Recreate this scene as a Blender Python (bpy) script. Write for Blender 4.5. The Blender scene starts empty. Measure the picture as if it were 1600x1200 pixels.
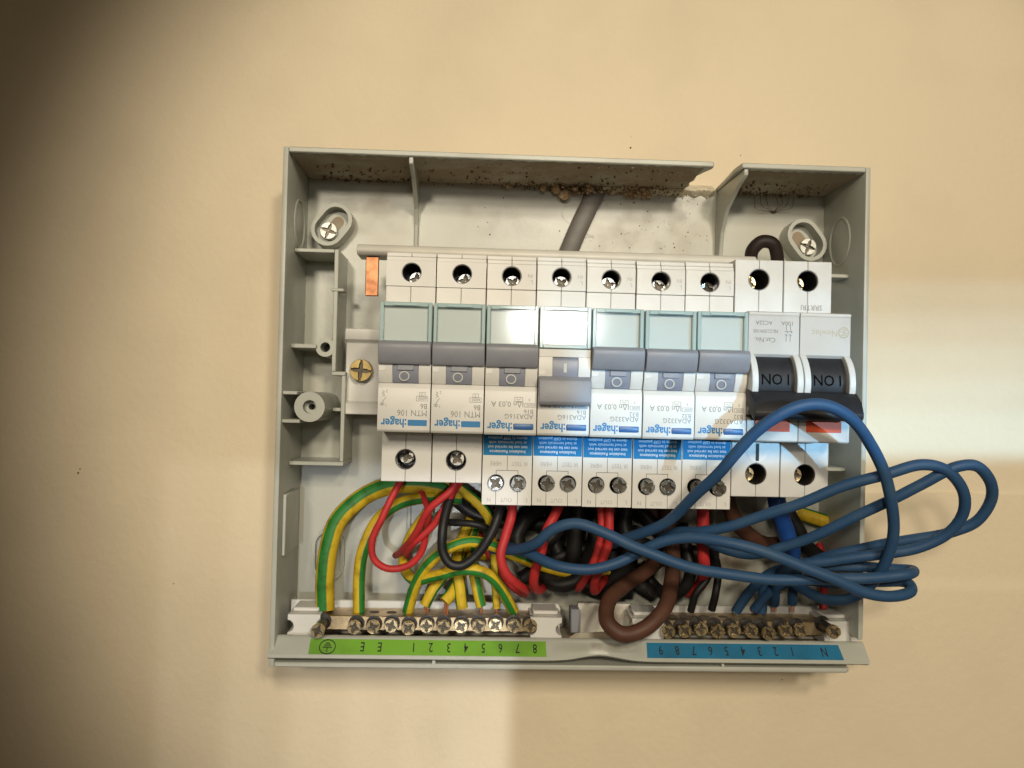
import bpy, bmesh, math, random
from mathutils import Vector, Matrix
random.seed(7)
S = 0.001                      # everything below is written in millimetres
scene = bpy.context.scene
COL = scene.collection

# ------------------------------------------------------------------ camera
CAM = Vector((-37.91, -361.36, -11.07)); F = 1350.0
YAW, PIT, ROL = -0.0428, 0.0172, -0.0240
Mcam = Matrix.Rotation(YAW, 3, 'Z') @ Matrix.Rotation(PIT, 3, 'X') @ Matrix.Rotation(ROL, 3, 'Y')
cd = bpy.data.cameras.new('camera'); cam = bpy.data.objects.new('camera', cd); COL.objects.link(cam)
cd.sensor_width = 36.0; cd.lens = F / 1600 * 36; cd.clip_start = 0.01; cd.clip_end = 50
Rb = Matrix((Mcam.col[0], Mcam.col[2], -Mcam.col[1])).transposed()
cam.matrix_world = Matrix.Translation(CAM * S) @ Rb.to_4x4()
scene.camera = cam

# ------------------------------------------------------------------ world, lamps, exposure
w = bpy.data.worlds.new('World'); scene.world = w; w.use_nodes = True
bg = w.node_tree.nodes['Background']; bg.inputs[0].default_value = (1.0, 0.80, 0.54, 1); bg.inputs[1].default_value = 0.065

def lamp(name, kind, loc, target, energy, color, **kw):
    d = bpy.data.lights.new(name, kind); o = bpy.data.objects.new(name, d); COL.objects.link(o)
    d.energy = energy; d.color = color
    for k, v in kw.items(): setattr(d, k, v)
    loc = Vector(loc) * S; t = Vector(target) * S
    o.location = loc; o.rotation_euler = (t - loc).to_track_quat('-Z', 'Y').to_euler()
    return o
# warm room light split over three added spots, to thin out its shadows
for loc, p in (((215, -1070, 330), 14.0), ((-220, -1080, 230), 12.5), ((70, -1080, 430), 12.5)):
    lamp('room_light_spot', 'SPOT', loc, (53, 0, 2), p * 0.97, (1.0, 0.895, 0.70), spot_size=math.radians(28.0), spot_blend=0.34, shadow_soft_size=0.045)
# added spot over the upper part, and added beams paling the lower left
lamp('upper_light', 'SPOT', (150, -1100, 300), (20, 0, 85), 3.0, (1.0, 0.90, 0.74), spot_size=math.radians(20), spot_blend=1.0, shadow_soft_size=0.06)
for wd in (26, 46, 68, 92, 118, 146):
    lamp('lower_left_beam', 'AREA', (-26.5 - wd / 2, -560, -95), (-20 - wd / 2, 0, -110), 0.0000235 * wd, (0.86, 0.92, 1.0), shape='RECTANGLE', size=wd * S, size_y=0.14, spread=math.radians(1.2))
# daylight through a gap on the right
for ht in (20, 34, 48, 62, 76):
    lamp('daylight_strip', 'AREA', (415, -640, 10.5 + ht / 2), (88, 0, -34 + ht / 2), 0.00013 * ht, (0.32, 0.67, 1.0), shape='RECTANGLE', size=0.235, size_y=ht * S, spread=math.radians(1.1))
# bright window seen in the label covers
lamp('window_light', 'AREA', (118, -1500, 148), (0, 0, 20), 0.010, (1.0, 0.97, 0.92), shape='RECTANGLE', size=0.17, size_y=0.085, spread=math.radians(14))
vs = scene.view_settings
vs.view_transform = 'Standard'; vs.look = 'None'; vs.exposure = 0.0; vs.gamma = 1.0; vs.use_curve_mapping = False
scene.render.engine = 'CYCLES'
cy = scene.cycles
cy.use_denoising = True; cy.max_bounces = 8; cy.transparent_max_bounces = 12; cy.caustics_reflective = False; cy.caustics_refractive = False

# ------------------------------------------------------------------ helpers
def W(x, h, z): return Vector((x * S, -h * S, z * S))
def PX(px, py, h):
    """a pixel of the photograph taken at height h (mm) above the back panel -> x, z in mm"""
    d = Mcam @ Vector(((px - 800) / F, 1, -(py - 600) / F)); t = (-h - CAM.y) / d.y; p = CAM + d * t
    return p.x, p.z

class MB:
    def __init__(s): s.bm = bmesh.new(); s.uv = None
    def _merge(s, b):
        me = bpy.data.meshes.new('t'); b.to_mesh(me); b.free(); s.bm.from_mesh(me); bpy.data.meshes.remove(me)
    def prism(s, poly, a0, a1, axis='h', bev=0.0, seg=1):
        """poly in (x,z) extruded along h, or in (h,z) extruded along x, or (x,h) along z"""
        b = bmesh.new()
        f = {'h': lambda p, a: W(p[0], a, p[1]), 'x': lambda p, a: W(a, p[0], p[1]), 'z': lambda p, a: W(p[0], p[1], a)}[axis]
        v0 = [b.verts.new(f(p, a0)) for p in poly]; v1 = [b.verts.new(f(p, a1)) for p in poly]
        b.faces.new(v0); b.faces.new(v1[::-1]); n = len(poly)
        for i in range(n): b.faces.new((v0[i], v1[i], v1[(i + 1) % n], v0[(i + 1) % n])[::-1])
        bmesh.ops.recalc_face_normals(b, faces=b.faces)
        if bev > 0:
            es = [e for e in b.edges if e.calc_face_angle(0) > 0.5]
            bmesh.ops.bevel(b, geom=es, offset=bev * S, segments=seg, affect='EDGES', profile=0.5, clamp_overlap=True)
        s._merge(b); return s
    def box(s, x0, x1, h0, h1, z0, z1, bev=0.0, seg=1):
        return s.prism([(x0, z0), (x1, z0), (x1, z1), (x0, z1)], h0, h1, 'h', bev, seg)
    def cyl(s, c, r, a0, a1, axis='h', n=24, r1=None, cap=True, bev=0):
        b = bmesh.new(); r1 = r if r1 is None else r1
        f = {'h': lambda p, a: W(p[0], a, p[1]), 'x': lambda p, a: W(a, p[0], p[1]), 'z': lambda p, a: W(p[0], p[1], a)}[axis]
        ang = [2 * math.pi * i / n for i in range(n)]
        v0 = [b.verts.new(f((c[0] + r * math.cos(t), c[1] + r * math.sin(t)), a0)) for t in ang]
        v1 = [b.verts.new(f((c[0] + r1 * math.cos(t), c[1] + r1 * math.sin(t)), a1)) for t in ang]
        for i in range(n): b.faces.new((v0[i], v0[(i + 1) % n], v1[(i + 1) % n], v1[i]))
        if cap: b.faces.new(v0[::-1]); b.faces.new(v1)
        bmesh.ops.recalc_face_normals(b, faces=b.faces)
        if bev: bmesh.ops.bevel(b, geom=[e for e in b.edges if e.calc_face_angle(0) > 0.7], offset=bev * S, segments=2, affect='EDGES', profile=0.5)
        s._merge(b); return s
    def shell(s, outer, inner, h0, h1):
        """a ring wall between two closed outlines with equal point counts, (x,z) along h"""
        b = bmesh.new(); n = len(outer)
        L = [[b.verts.new(W(p[0], h, p[1])) for p in o] for o, h in ((outer, h0), (outer, h1), (inner, h1), (inner, h0))]
        for k in range(3):
            for i in range(n): b.faces.new((L[k][i], L[k][(i + 1) % n], L[k + 1][(i + 1) % n], L[k + 1][i]))
        bmesh.ops.recalc_face_normals(b, faces=b.faces); s._merge(b); return s
    def tube(s, pts, r, n=12, rb=None, phase=0.0, twist=0.0, caps=True):
        """pts: list of Vectors (m). r may be a list. UV: u round the wire, v along it"""
        b = bmesh.new(); uv = b.loops.layers.uv.new('UVMap')
        m = len(pts); rings = []; N = Vector((0, -1, 0)); L = 0; ls = []
        for i, p in enumerate(pts):
            t = (pts[min(i + 1, m - 1)] - pts[max(i - 1, 0)]).normalized()
            N = N - t * N.dot(t)
            if N.length < 1e-5: N = Vector((1, 0, 0)) - t * t.x
            N.normalize(); Bn = t.cross(N)
            if i: L += (p - pts[i - 1]).length
            ls.append(L); rr = (r[i] if isinstance(r, list) else r) * S; r2 = (rb * S if rb else rr)
            rings.append([b.verts.new(p + Bn * (rr * math.cos(2 * math.pi * k / n)) + N * (r2 * math.sin(2 * math.pi * k / n))) for k in range(n)])
        for i in range(m - 1):
            for k in range(n):
                f = b.faces.new((rings[i][k], rings[i][(k + 1) % n], rings[i + 1][(k + 1) % n], rings[i + 1][k]))
                us = (k / n, (k + 1) / n, (k + 1) / n, k / n); vi = (i, i, i + 1, i + 1)
                for l, u, q in zip(f.loops, us, vi): l[uv].uv = (u + phase + twist * ls[q], ls[q])
        if caps: b.faces.new(rings[0][::-1]); b.faces.new(rings[-1])
        bmesh.ops.recalc_face_normals(b, faces=b.faces); s._merge(b); return s
    def wire(s, pts, r, n=6): return s.tube([W(*p) for p in pts], r, n)

def empty(name, loc=(0, 0, 0)):
    o = bpy.data.objects.new(name, None); COL.objects.link(o); o.location = W(*loc); o.empty_display_size = 0.005; return o
def tag(o, label=None, cat=None, group=None, kind=None):
    for k, v in (('label', label), ('category', cat), ('group', group), ('kind', kind)):
        if v: o[k] = v
    return o
def part(name, mb, mat, parent=None, angle=40, label=None):
    me = bpy.data.meshes.new(name)
    bm = mb.bm if isinstance(mb, MB) else mb
    bm.to_mesh(me); bm.free()
    me.materials.append(mat)
    for p in me.polygons: p.use_smooth = True
    me.set_sharp_from_angle(angle=math.radians(angle))
    o = bpy.data.objects.new(name, me); COL.objects.link(o)
    if parent: o.parent = parent
    if label: o['label'] = label
    return o
def copy_tree(o, parent=None):
    c = o.copy(); COL.objects.link(c)
    if parent: c.parent = parent
    for ch in list(o.children): copy_tree(ch, c)
    return c

_tc = {}
def text_bm(bm, body, x, z, size, h, align='LEFT', flip=True, bold=0.0, sx=1.0):
    """flat lettering merged into bm; device lettering is upside down in the picture"""
    key = (body, align, bold)
    if key not in _tc:
        c = bpy.data.curves.new('txt', 'FONT'); c.body = body; c.size = 1.0; c.align_x = align; c.resolution_u = 2; c.offset = bold
        o = bpy.data.objects.new('txt', c); COL.objects.link(o)
        dg = bpy.context.evaluated_depsgraph_get(); me = bpy.data.meshes.new_from_object(o.evaluated_get(dg))
        _tc[key] = ([v.co.copy() for v in me.vertices], [tuple(p.vertices) for p in me.polygons])
        bpy.data.objects.remove(o); bpy.data.curves.remove(c); bpy.data.meshes.remove(me)
    vs_, fs = _tc[key]; sg = -1 if flip else 1
    hh = h if callable(h) else (lambda zz: h)
    nv = [bm.verts.new(W(x + sg * v.x * size * sx, hh(z + sg * v.y * size), z + sg * v.y * size)) for v in vs_]
    for f in fs:
        try: bm.faces.new([nv[i] for i in f])
        except ValueError: pass
def strokes(bm, segs, wd, h):
    """thin printed lines: ((x0,z0),(x1,z1)) quads"""
    for (a, b_) in segs:
        a, b_ = Vector(a), Vector(b_); d = (b_ - a); d = d.normalized() if d.length else Vector((1, 0)); n = Vector((-d.y, d.x)) * wd / 2
        q = [a - n, b_ - n, b_ + n, a + n]
        bm.faces.new([bm.verts.new(W(p.x, h, p.y)) for p in q])
def ring_strokes(c, rx, rz, n=20): 
    p = [(c[0] + rx * math.cos(2 * math.pi * i / n), c[1] + rz * math.sin(2 * math.pi * i / n)) for i in range(n + 1)]
    return list(zip(p[:-1], p[1:]))
def rect_strokes(x0, x1, z0, z1): return [((x0, z0), (x1, z0)), ((x1, z0), (x1, z1)), ((x1, z1), (x0, z1)), ((x0, z1), (x0, z0))]

# ------------------------------------------------------------------ materials
def material(name, col, rough=0.5, metal=0.0, var=0.06, vscale=60, bump=0.0, bscale=400, spec=0.5, col2=None, lo=0.45, hi=0.7, coat=0.0):
    m = bpy.data.materials.new(name); m.use_nodes = True; nt = m.node_tree; N = nt.nodes; L = nt.links
    p = N['Principled BSDF']; p.inputs['Roughness'].default_value = rough; p.inputs['Metallic'].default_value = metal
    p.inputs['Specular IOR Level'].default_value = spec; p.inputs['Coat Weight'].default_value = coat
    tc = N.new('ShaderNodeTexCoord'); no = N.new('ShaderNodeTexNoise'); no.inputs['Scale'].default_value = vscale; no.inputs['Detail'].default_value = 6
    L.new(tc.outputs['Object'], no.inputs['Vector'])
    r = N.new('ShaderNodeValToRGB'); r.color_ramp.elements[0].position = lo; r.color_ramp.elements[1].position = hi
    c2 = col2 or tuple(c * (1 - var) for c in col)
    r.color_ramp.elements[0].color = (*col, 1); r.color_ramp.elements[1].color = (*c2, 1)
    L.new(no.outputs['Fac'], r.inputs['Fac']); L.new(r.outputs['Color'], p.inputs['Base Color'])
    mr = N.new('ShaderNodeMapRange'); mr.inputs['To Min'].default_value = max(rough - 0.08, 0.02); mr.inputs['To Max'].default_value = min(rough + 0.1, 1)
    L.new(no.outputs['Fac'], mr.inputs['Value']); L.new(mr.outputs['Result'], p.inputs['Roughness'])
    if bump:
        nb = N.new('ShaderNodeTexNoise'); nb.inputs['Scale'].default_value = bscale; nb.inputs['Detail'].default_value = 4
        L.new(tc.outputs['Object'], nb.inputs['Vector']); b = N.new('ShaderNodeBump'); b.inputs['Strength'].default_value = bump; b.inputs['Distance'].default_value = 0.0006
        L.new(nb.outputs['Fac'], b.inputs['Height']); L.new(b.outputs['Normal'], p.inputs['Normal'])
    return m
M = {}
M['wall'] = material('cream_wall_paint', (0.82, 0.695, 0.51), 0.75, var=0.09, vscale=14, bump=0.5, bscale=300, spec=0.25)
M['plaster'] = material('broken_plaster', (0.78, 0.70, 0.55), 0.9, var=0.25, vscale=250, bump=0.8, bscale=700, spec=0.1)
M['grey'] = material('grey_enclosure_plastic', (0.50, 0.505, 0.445), 0.38, var=0.16, vscale=35, bump=0.08, bscale=900)
M['panel'] = material('grey_back_panel_plastic', (0.50, 0.50, 0.44), 0.30, vscale=45, bump=0.05, bscale=700, col2=(0.50, 0.46, 0.37), lo=0.48, hi=0.76)
M['dirty_shaded'] = material('dusty_shaded_plastic', (0.36, 0.285, 0.205), 0.85, vscale=70, bump=0.6, bscale=900, col2=(0.44, 0.40, 0.32), lo=0.48, hi=0.66, spec=0.2)
M['cream'] = material('white_device_plastic', (0.73, 0.71, 0.67), 0.42, var=0.09, vscale=45, bump=0.05, bscale=1800)
M['white'] = material('white_switch_plastic', (0.70, 0.69, 0.665), 0.38, var=0.07, vscale=120, bump=0.04, bscale=1800)
M['busbar'] = material('cream_busbar_plastic', (0.76, 0.72, 0.64), 0.4, var=0.08, vscale=90)
M['toggle'] = material('grey_toggle_plastic', (0.27, 0.275, 0.31), 0.45, var=0.10, vscale=150, bump=0.12, bscale=2500)
M['rotor'] = material('grey_rotor_plastic', (0.25, 0.26, 0.32), 0.4, var=0.08, vscale=150)
M['black'] = material('black_switch_plastic', (0.022, 0.022, 0.025), 0.5, var=0.3, vscale=200, spec=0.3)
M['emboss'] = material('black_embossed_lettering', (0.004, 0.004, 0.005), 0.8, var=0.1, spec=0.05)
M['well'] = material('dark_terminal_well', (0.035, 0.031, 0.028), 0.3, var=0.4, vscale=300)
M['steel'] = material('zinc_plated_steel', (0.78, 0.77, 0.73), 0.22, 1.0, var=0.2, vscale=300)
M['brass'] = material('nickel_brass_screw', (0.95, 0.76, 0.44), 0.28, 1.0, var=0.3, vscale=300)
M['oldbrass'] = material('dull_yellow_brass', (0.42, 0.31, 0.13), 0.34, 1.0, var=0.4, vscale=250)
M['bar'] = material('brass_terminal_bar', (0.62, 0.46, 0.27), 0.38, 1.0, var=0.45, vscale=160, bump=0.1, bscale=1500)
M['copper'] = material('bright_copper', (0.66, 0.30, 0.155), 0.55, 1.0, var=0.35, vscale=300, bump=0.1)
M['zincw'] = material('white_zinc_screw', (0.62, 0.61, 0.57), 0.42, 0.6, var=0.2, vscale=400)
M['recess'] = material('dark_screw_recess', (0.11, 0.095, 0.075), 0.4, 0.8, var=0.3, vscale=400)
M['card'] = material('paper_label_card', (0.69, 0.72, 0.70), 0.6, var=0.04, vscale=60)
M['ink'] = material('grey_print', (0.27, 0.26, 0.25), 0.7, var=0.1)
M['inklight'] = material('pale_grey_print', (0.46, 0.44, 0.43), 0.7, var=0.1)
M['inkblack'] = material('black_print', (0.02, 0.022, 0.02), 0.6, var=0.1)
M['seam'] = material('dark_seam', (0.13, 0.11, 0.095), 0.8, var=0.1)
M['logo'] = material('blue_print', (0.01, 0.18, 0.42), 0.5, var=0.08)
M['button'] = material('blue_test_button', (0.03, 0.12, 0.33), 0.35, var=0.15, vscale=200)
M['blabel'] = material('blue_sticker', (0.006, 0.19, 0.44), 0.55, var=0.05, spec=0.25)
M['wink'] = material('white_print', (0.85, 0.85, 0.84), 0.6, var=0.03)
M['gsticker'] = material('green_sticker', (0.19, 0.42, 0.04), 0.5, var=0.28, vscale=70)
M['nsticker'] = material('blue_numbered_sticker', (0.02, 0.18, 0.34), 0.5, var=0.3, vscale=70)
M['red'] = material('red_indicator', (0.80, 0.115, 0.042), 0.5, var=0.1, spec=0.25)
M['markc'] = material('pale_toggle_marking', (0.62, 0.62, 0.57), 0.6, var=0.05)
M['gold'] = material('pale_gold_print', (0.55, 0.50, 0.40), 0.6, var=0.1)
M['ired'] = material('red_insulation', (0.52, 0.032, 0.032), 0.52, var=0.25, vscale=150, bump=0.1, spec=0.35)
M['iblack'] = material('black_insulation', (0.014, 0.013, 0.013), 0.5, var=0.4, vscale=200, bump=0.15, spec=0.35)
M['ibrownblack'] = material('dark_brown_insulation', (0.03, 0.019, 0.016), 0.5, var=0.4, vscale=120, bump=0.1, spec=0.35)
M['ibrown'] = material('brown_insulation', (0.105, 0.045, 0.027), 0.55, var=0.3, vscale=120, bump=0.1, spec=0.35)
M['iblue'] = material('blue_insulation', (0.026, 0.078, 0.175), 0.55, col2=(0.05, 0.105, 0.18), lo=0.52, hi=0.85, vscale=90, bump=0.12, bscale=500, spec=0.4)
M['iblue2'] = material('bright_blue_insulation', (0.02, 0.10, 0.42), 0.36, var=0.15, vscale=120)
M['sheath'] = material('grey_cable_sheath', (0.15, 0.135, 0.122), 0.5, var=0.2, vscale=120, bump=0.1)
M['rubble'] = material('tan_rubble', (0.64, 0.48, 0.30), 0.95, vscale=250, bump=1.0, bscale=900, col2=(0.42, 0.28, 0.16), lo=0.35, hi=0.7, spec=0.1)
M['dust'] = material('brown_dust', (0.32, 0.22, 0.13), 0.95, vscale=500, bump=0.8, bscale=1200, col2=(0.12, 0.085, 0.055), lo=0.4, hi=0.65, spec=0.1)
M['soot'] = material('dark_crumb', (0.05, 0.042, 0.035), 0.9, var=0.3)
M['hair'] = material('brown_spider', (0.10, 0.065, 0.04), 0.7, var=0.2)
M['speck'] = material('brown_speck', (0.09, 0.06, 0.04), 0.9, var=0.2)

def earth_material():
    m = bpy.data.materials.new('green_yellow_insulation'); m.use_nodes = True; N = m.node_tree.nodes; L = m.node_tree.links
    p = N['Principled BSDF']; p.inputs['Roughness'].default_value = 0.55; p.inputs['Specular IOR Level'].default_value = 0.35
    uv = N.new('ShaderNodeUVMap'); sp = N.new('ShaderNodeSeparateXYZ'); L.new(uv.outputs['UV'], sp.inputs[0])
    mu = N.new('ShaderNodeMath'); mu.operation = 'MULTIPLY'; mu.inputs[1].default_value = 2; L.new(sp.outputs['X'], mu.inputs[0])
    tc = N.new('ShaderNodeTexCoord'); no = N.new('ShaderNodeTexNoise'); no.inputs['Scale'].default_value = 90; L.new(tc.outputs['Object'], no.inputs['Vector'])
    sc = N.new('ShaderNodeMath'); sc.operation = 'MULTIPLY_ADD'; sc.inputs[1].default_value = 0.06; L.new(no.outputs['Fac'], sc.inputs[0]); L.new(mu.outputs[0], sc.inputs[2])
    fr = N.new('ShaderNodeMath'); fr.operation = 'FRACT'; L.new(sc.outputs[0], fr.inputs[0])
    r = N.new('ShaderNodeValToRGB'); e = r.color_ramp.elements
    e[0].position = 0.0; e[0].color = (0.62, 0.42, 0.020, 1); e[1].position = 0.60; e[1].color = (0.62, 0.42, 0.020, 1)
    a = e.new(0.64); a.color = (0.025, 0.19, 0.030, 1); b = e.new(0.97); b.color = (0.025, 0.19, 0.030, 1); c = e.new(1.0); c.color = (0.62, 0.42, 0.020, 1)
    L.new(fr.outputs[0], r.inputs['Fac'])
    n2 = N.new('ShaderNodeTexNoise'); n2.inputs['Scale'].default_value = 220; n2.inputs['Detail'].default_value = 6; L.new(tc.outputs['Object'], n2.inputs['Vector'])
    r2 = N.new('ShaderNodeValToRGB'); r2.color_ramp.elements[0].position = 0.50; r2.color_ramp.elements[1].position = 0.80
    r2.color_ramp.elements[0].color = (1, 1, 1, 1); r2.color_ramp.elements[1].color = (0.42, 0.33, 0.24, 1); L.new(n2.outputs['Fac'], r2.inputs['Fac'])
    mx = N.new('ShaderNodeMix'); mx.data_type = 'RGBA'; mx.blend_type = 'MULTIPLY'; mx.inputs['Factor'].default_value = 1
    L.new(r.outputs['Color'], mx.inputs['A']); L.new(r2.outputs['Color'], mx.inputs['B']); L.new(mx.outputs['Result'], p.inputs['Base Color'])
    return m
M['iearth'] = earth_material()
def clear_material(name, tint, alpha_mix):
    m = bpy.data.materials.new(name); m.use_nodes = True; N = m.node_tree.nodes; L = m.node_tree.links
    out = N['Material Output']; N.remove(N['Principled BSDF'])
    t = N.new('ShaderNodeBsdfTransparent'); t.inputs[0].default_value = (*tint, 1)
    d = N.new('ShaderNodeBsdfDiffuse'); d.inputs[0].default_value = (tint[0] * 0.66, tint[1] * 0.84, tint[2] * 0.84, 1)
    g = N.new('ShaderNodeBsdfGlossy'); g.inputs['Roughness'].default_value = 0.09
    mx = N.new('ShaderNodeMixShader'); mx.inputs[0].default_value = alpha_mix; L.new(t.outputs[0], mx.inputs[1]); L.new(d.outputs[0], mx.inputs[2])
    fr = N.new('ShaderNodeFresnel'); fr.inputs[0].default_value = 1.5
    m2 = N.new('ShaderNodeMixShader'); L.new(fr.outputs[0], m2.inputs[0]); L.new(mx.outputs[0], m2.inputs[1]); L.new(g.outputs[0], m2.inputs[2])
    L.new(m2.outputs[0], out.inputs['Surface']); return m
def dirt_shade_material():
    m = bpy.data.materials.new('brown_dirt_shade_film'); m.use_nodes = True; N = m.node_tree.nodes; L = m.node_tree.links
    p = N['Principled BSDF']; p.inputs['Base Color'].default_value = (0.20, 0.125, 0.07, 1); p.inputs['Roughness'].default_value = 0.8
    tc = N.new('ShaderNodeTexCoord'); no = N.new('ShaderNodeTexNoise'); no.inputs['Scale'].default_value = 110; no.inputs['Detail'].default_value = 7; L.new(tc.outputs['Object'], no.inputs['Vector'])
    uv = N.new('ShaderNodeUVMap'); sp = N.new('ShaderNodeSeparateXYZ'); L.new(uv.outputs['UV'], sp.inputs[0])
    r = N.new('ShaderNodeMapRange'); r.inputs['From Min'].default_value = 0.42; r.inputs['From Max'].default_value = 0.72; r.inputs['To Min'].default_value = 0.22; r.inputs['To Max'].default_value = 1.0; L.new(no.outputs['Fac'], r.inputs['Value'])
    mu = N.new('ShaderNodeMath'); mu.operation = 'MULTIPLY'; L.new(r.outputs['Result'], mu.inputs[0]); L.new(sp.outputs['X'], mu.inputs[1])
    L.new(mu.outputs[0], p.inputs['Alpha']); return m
M['dirt_shade'] = dirt_shade_material()
def dirt_shade(f, x0, x1, v0, v1, amount, nx=16, nv=8):
    '''dirt and shade film on a surface given by f(x, v) -> W; fades out towards its outline'''
    q = bmesh.new(); uv = q.loops.layers.uv.new('UVMap'); g = []
    for i in range(nx + 1):
        g.append([])
        for k in range(nv + 1):
            a, c = i / nx, k / nv; e = max(0, math.sin(math.pi * a)) ** .8 * max(0, math.sin(math.pi * c)) ** .6
            g[-1].append((q.verts.new(f(x0 + (x1 - x0) * a, v0 + (v1 - v0) * c)), e * amount))
    for i in range(nx):
        for k in range(nv):
            c = (g[i][k], g[i + 1][k], g[i + 1][k + 1], g[i][k + 1]); fc = q.faces.new([t[0] for t in c])
            for l, t in zip(fc.loops, c): l[uv].uv = (t[1], 0)
    bmesh.ops.recalc_face_normals(q, faces=q.faces); return q
M['clear'] = clear_material('clear_cover_plastic', (0.985, 0.998, 0.997), 0.02)
M['clearedge'] = clear_material('clear_cover_edge', (0.97, 0.995, 0.995), 0.62)

# ------------------------------------------------------------------ the wall
wall_bm = MB()
b = bmesh.new()
# plaster surface with a very slight step across the right-hand side and a hollow above the unit
nx, nz = 120, 90; X0, X1, Z0, Z1 = -900, 900, -700, 700
def axis(a0, a1, n, c, k=2.2):
    return [c + (a0 - c if t < 0 else a1 - c) * abs(t) ** k for t in [(-1 + 2 * i / n) for i in range(n + 1)]]
xs = axis(X0, X1, nx, 40); zs = axis(Z0, Z1, nz, -30)
zs = sorted(set([round(q, 2) for q in zs] + [-46.5, -47.0, -47.6, -48.0, -86.0, -86.6]))
def wall_h(x, z):
    h = -2.6 + 0.25 * math.sin(x / 75 + 1) * math.sin(z / 60)
    if x > 105:
        k = min(1, (x - 105) / 20)
        if z < -47.3 + 0.01 * (x - 110): h += 0.7 * k
        if z < -86.3: h += 0.25 * k
    return h
g = [[b.verts.new(W(x, wall_h(x, z), z)) for x in xs] for z in zs]
for i in range(len(zs) - 1):
    for j in range(len(xs) - 1): b.faces.new((g[i][j], g[i][j + 1], g[i + 1][j + 1], g[i + 1][j]))
wall_bm._merge(b)
wall = part('wall', wall_bm, M['wall']); tag(wall, 'cream painted plaster wall behind the open consumer unit', 'wall', kind='structure')
for px, py, r in ((985, 231, 0.55), (986, 214, 0.25), (1157, 243, 0.3), (122, 739, 0.45), (125, 733, 0.3), (1209, 715, 0.25), (1420, 868, 0.3), (1222, 1062, 0.25), (271, 912, 0.3)):
    q = bmesh.new(); bmesh.ops.create_icosphere(q, subdivisions=1, radius=r * S); x, z = PX(px, py, -2.4)
    for v in q.verts: v.co = Vector((v.co.x * random.uniform(.7, 1.2), v.co.y * 0.3, v.co.z * random.uniform(.7, 1.4))) + W(x, -2.4, z)
    part('dirt_speck', q, M['speck'], wall)

# ------------------------------------------------------------------ the enclosure
XL, XR, ZT, ZB, RH = -109.0, 109.0, 78.5, -109.6, 39.4
box = empty('consumer_unit_enclosure', (0, 0, ZB - 2))
tag(box, 'open grey plastic consumer unit base screwed to the cream wall', 'fuse box')
def bp(name, mb, mat='grey', angle=40, label=None, parent=None):
    o = part(name, mb, M[mat], parent or box, angle, label); 
    if not parent: o.location = -W(0, 0, ZB - 2)
    return o
OFF = -W(0, 0, ZB - 2)
# back panel with the ragged knock-out at its top edge
jag = [(57.5, 79), (56.2, 77.2), (52, 76.8), (47, 77.4), (41, 76.6), (35, 77.1), (29, 76.5), (22, 77.3), (16, 76.7), (9, 77.5), (5, 79.4)]
bp('back_panel', MB().prism([(XL - 1.5, ZB - 1.5), (XR + 1.5, ZB - 1.5), (XR + 1.5, 80), (62, 80)] + jag + [(2, 80), (XL - 1.5, 80)], -2.0, 0), 'panel')
bp('left_side_wall', MB().prism([(XL - 2, ZB - 2), (XL, ZB - 2), (XL, 80.55), (XL - 2, 80.55)], -2, RH, 'h', 0.5, 2))
bp('right_side_wall', MB().prism([(XR, -99), (XR + 2, -99), (XR + 2, 80.55), (XR, 80.55)], -2, RH, 'h', 0.5, 2))
tl = [(XL + .02, 0), (XL + .02, RH), (50.4, RH), (50.8, RH - 3), (49.2, 31), (47.6, 25), (48.4, 18), (47.2, 13), (48.6, 9), (47.4, 0.5)]
bp('top_wall', MB().prism(tl, ZT + 0.05, ZT + 2.05, 'z', 0.35), label='dusty left run of the top wall ending at a broken edge')
tr = [(61.2, RH), (XR - .02, RH), (XR - .02, 0), (62.2, 0), (61.6, 14), (60.6, 30)]
bp('top_wall', MB().prism(tr, ZT + 0.05, ZT + 2.05, 'z', 0.35), label='short right run of the top wall beyond the cut-out')
# grime film on the underside of the top wall, 0.1 mm thick
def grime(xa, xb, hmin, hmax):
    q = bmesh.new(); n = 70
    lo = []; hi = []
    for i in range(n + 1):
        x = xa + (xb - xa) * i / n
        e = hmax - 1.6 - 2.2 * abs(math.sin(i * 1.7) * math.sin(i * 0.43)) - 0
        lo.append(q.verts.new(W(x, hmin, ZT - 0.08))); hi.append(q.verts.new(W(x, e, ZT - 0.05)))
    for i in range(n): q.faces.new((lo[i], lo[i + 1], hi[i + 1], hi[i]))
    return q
bp('grime_film', grime(-108.6, 47.2, 0.2, RH + 0.4), 'dirty_shaded'); bp('grime_film', grime(64, 108.6, 0.2, RH - 1), 'dirty_shaded')
# moulded ribs
def rib(x0, x1, prof, name='rib', bev=0.25): return bp(name, MB().prism(prof, x0, x1, 'x', bev))
rib(-64.6, -63.0, [(0, ZT - .1), (RH - 0.8, ZT - .1), (RH - 0.8, ZT - 2.6), (26, 74), (6, 66), (2.6, 60), (2.6, -80), (0, -80)])
rib(62.3, 63.9, [(0, ZT - .1), (RH - 0.8, ZT - .1), (RH - 0.8, ZT - 2.4), (30, 74), (15, 68), (8, 60), (5.5, 48), (5.5, -80), (0, -80)])
# embossed rings on both side walls
for sx in (-1, 1):
    c = [W(sx * (XR - 0.15), 17 + 9.5 * math.cos(t), 56 + 9.5 * math.sin(t)) for t in [2 * math.pi * i / 40 for i in range(41)]]
    bp('embossed_ring', MB().tube(c, 0.5, 6, caps=False))
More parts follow.
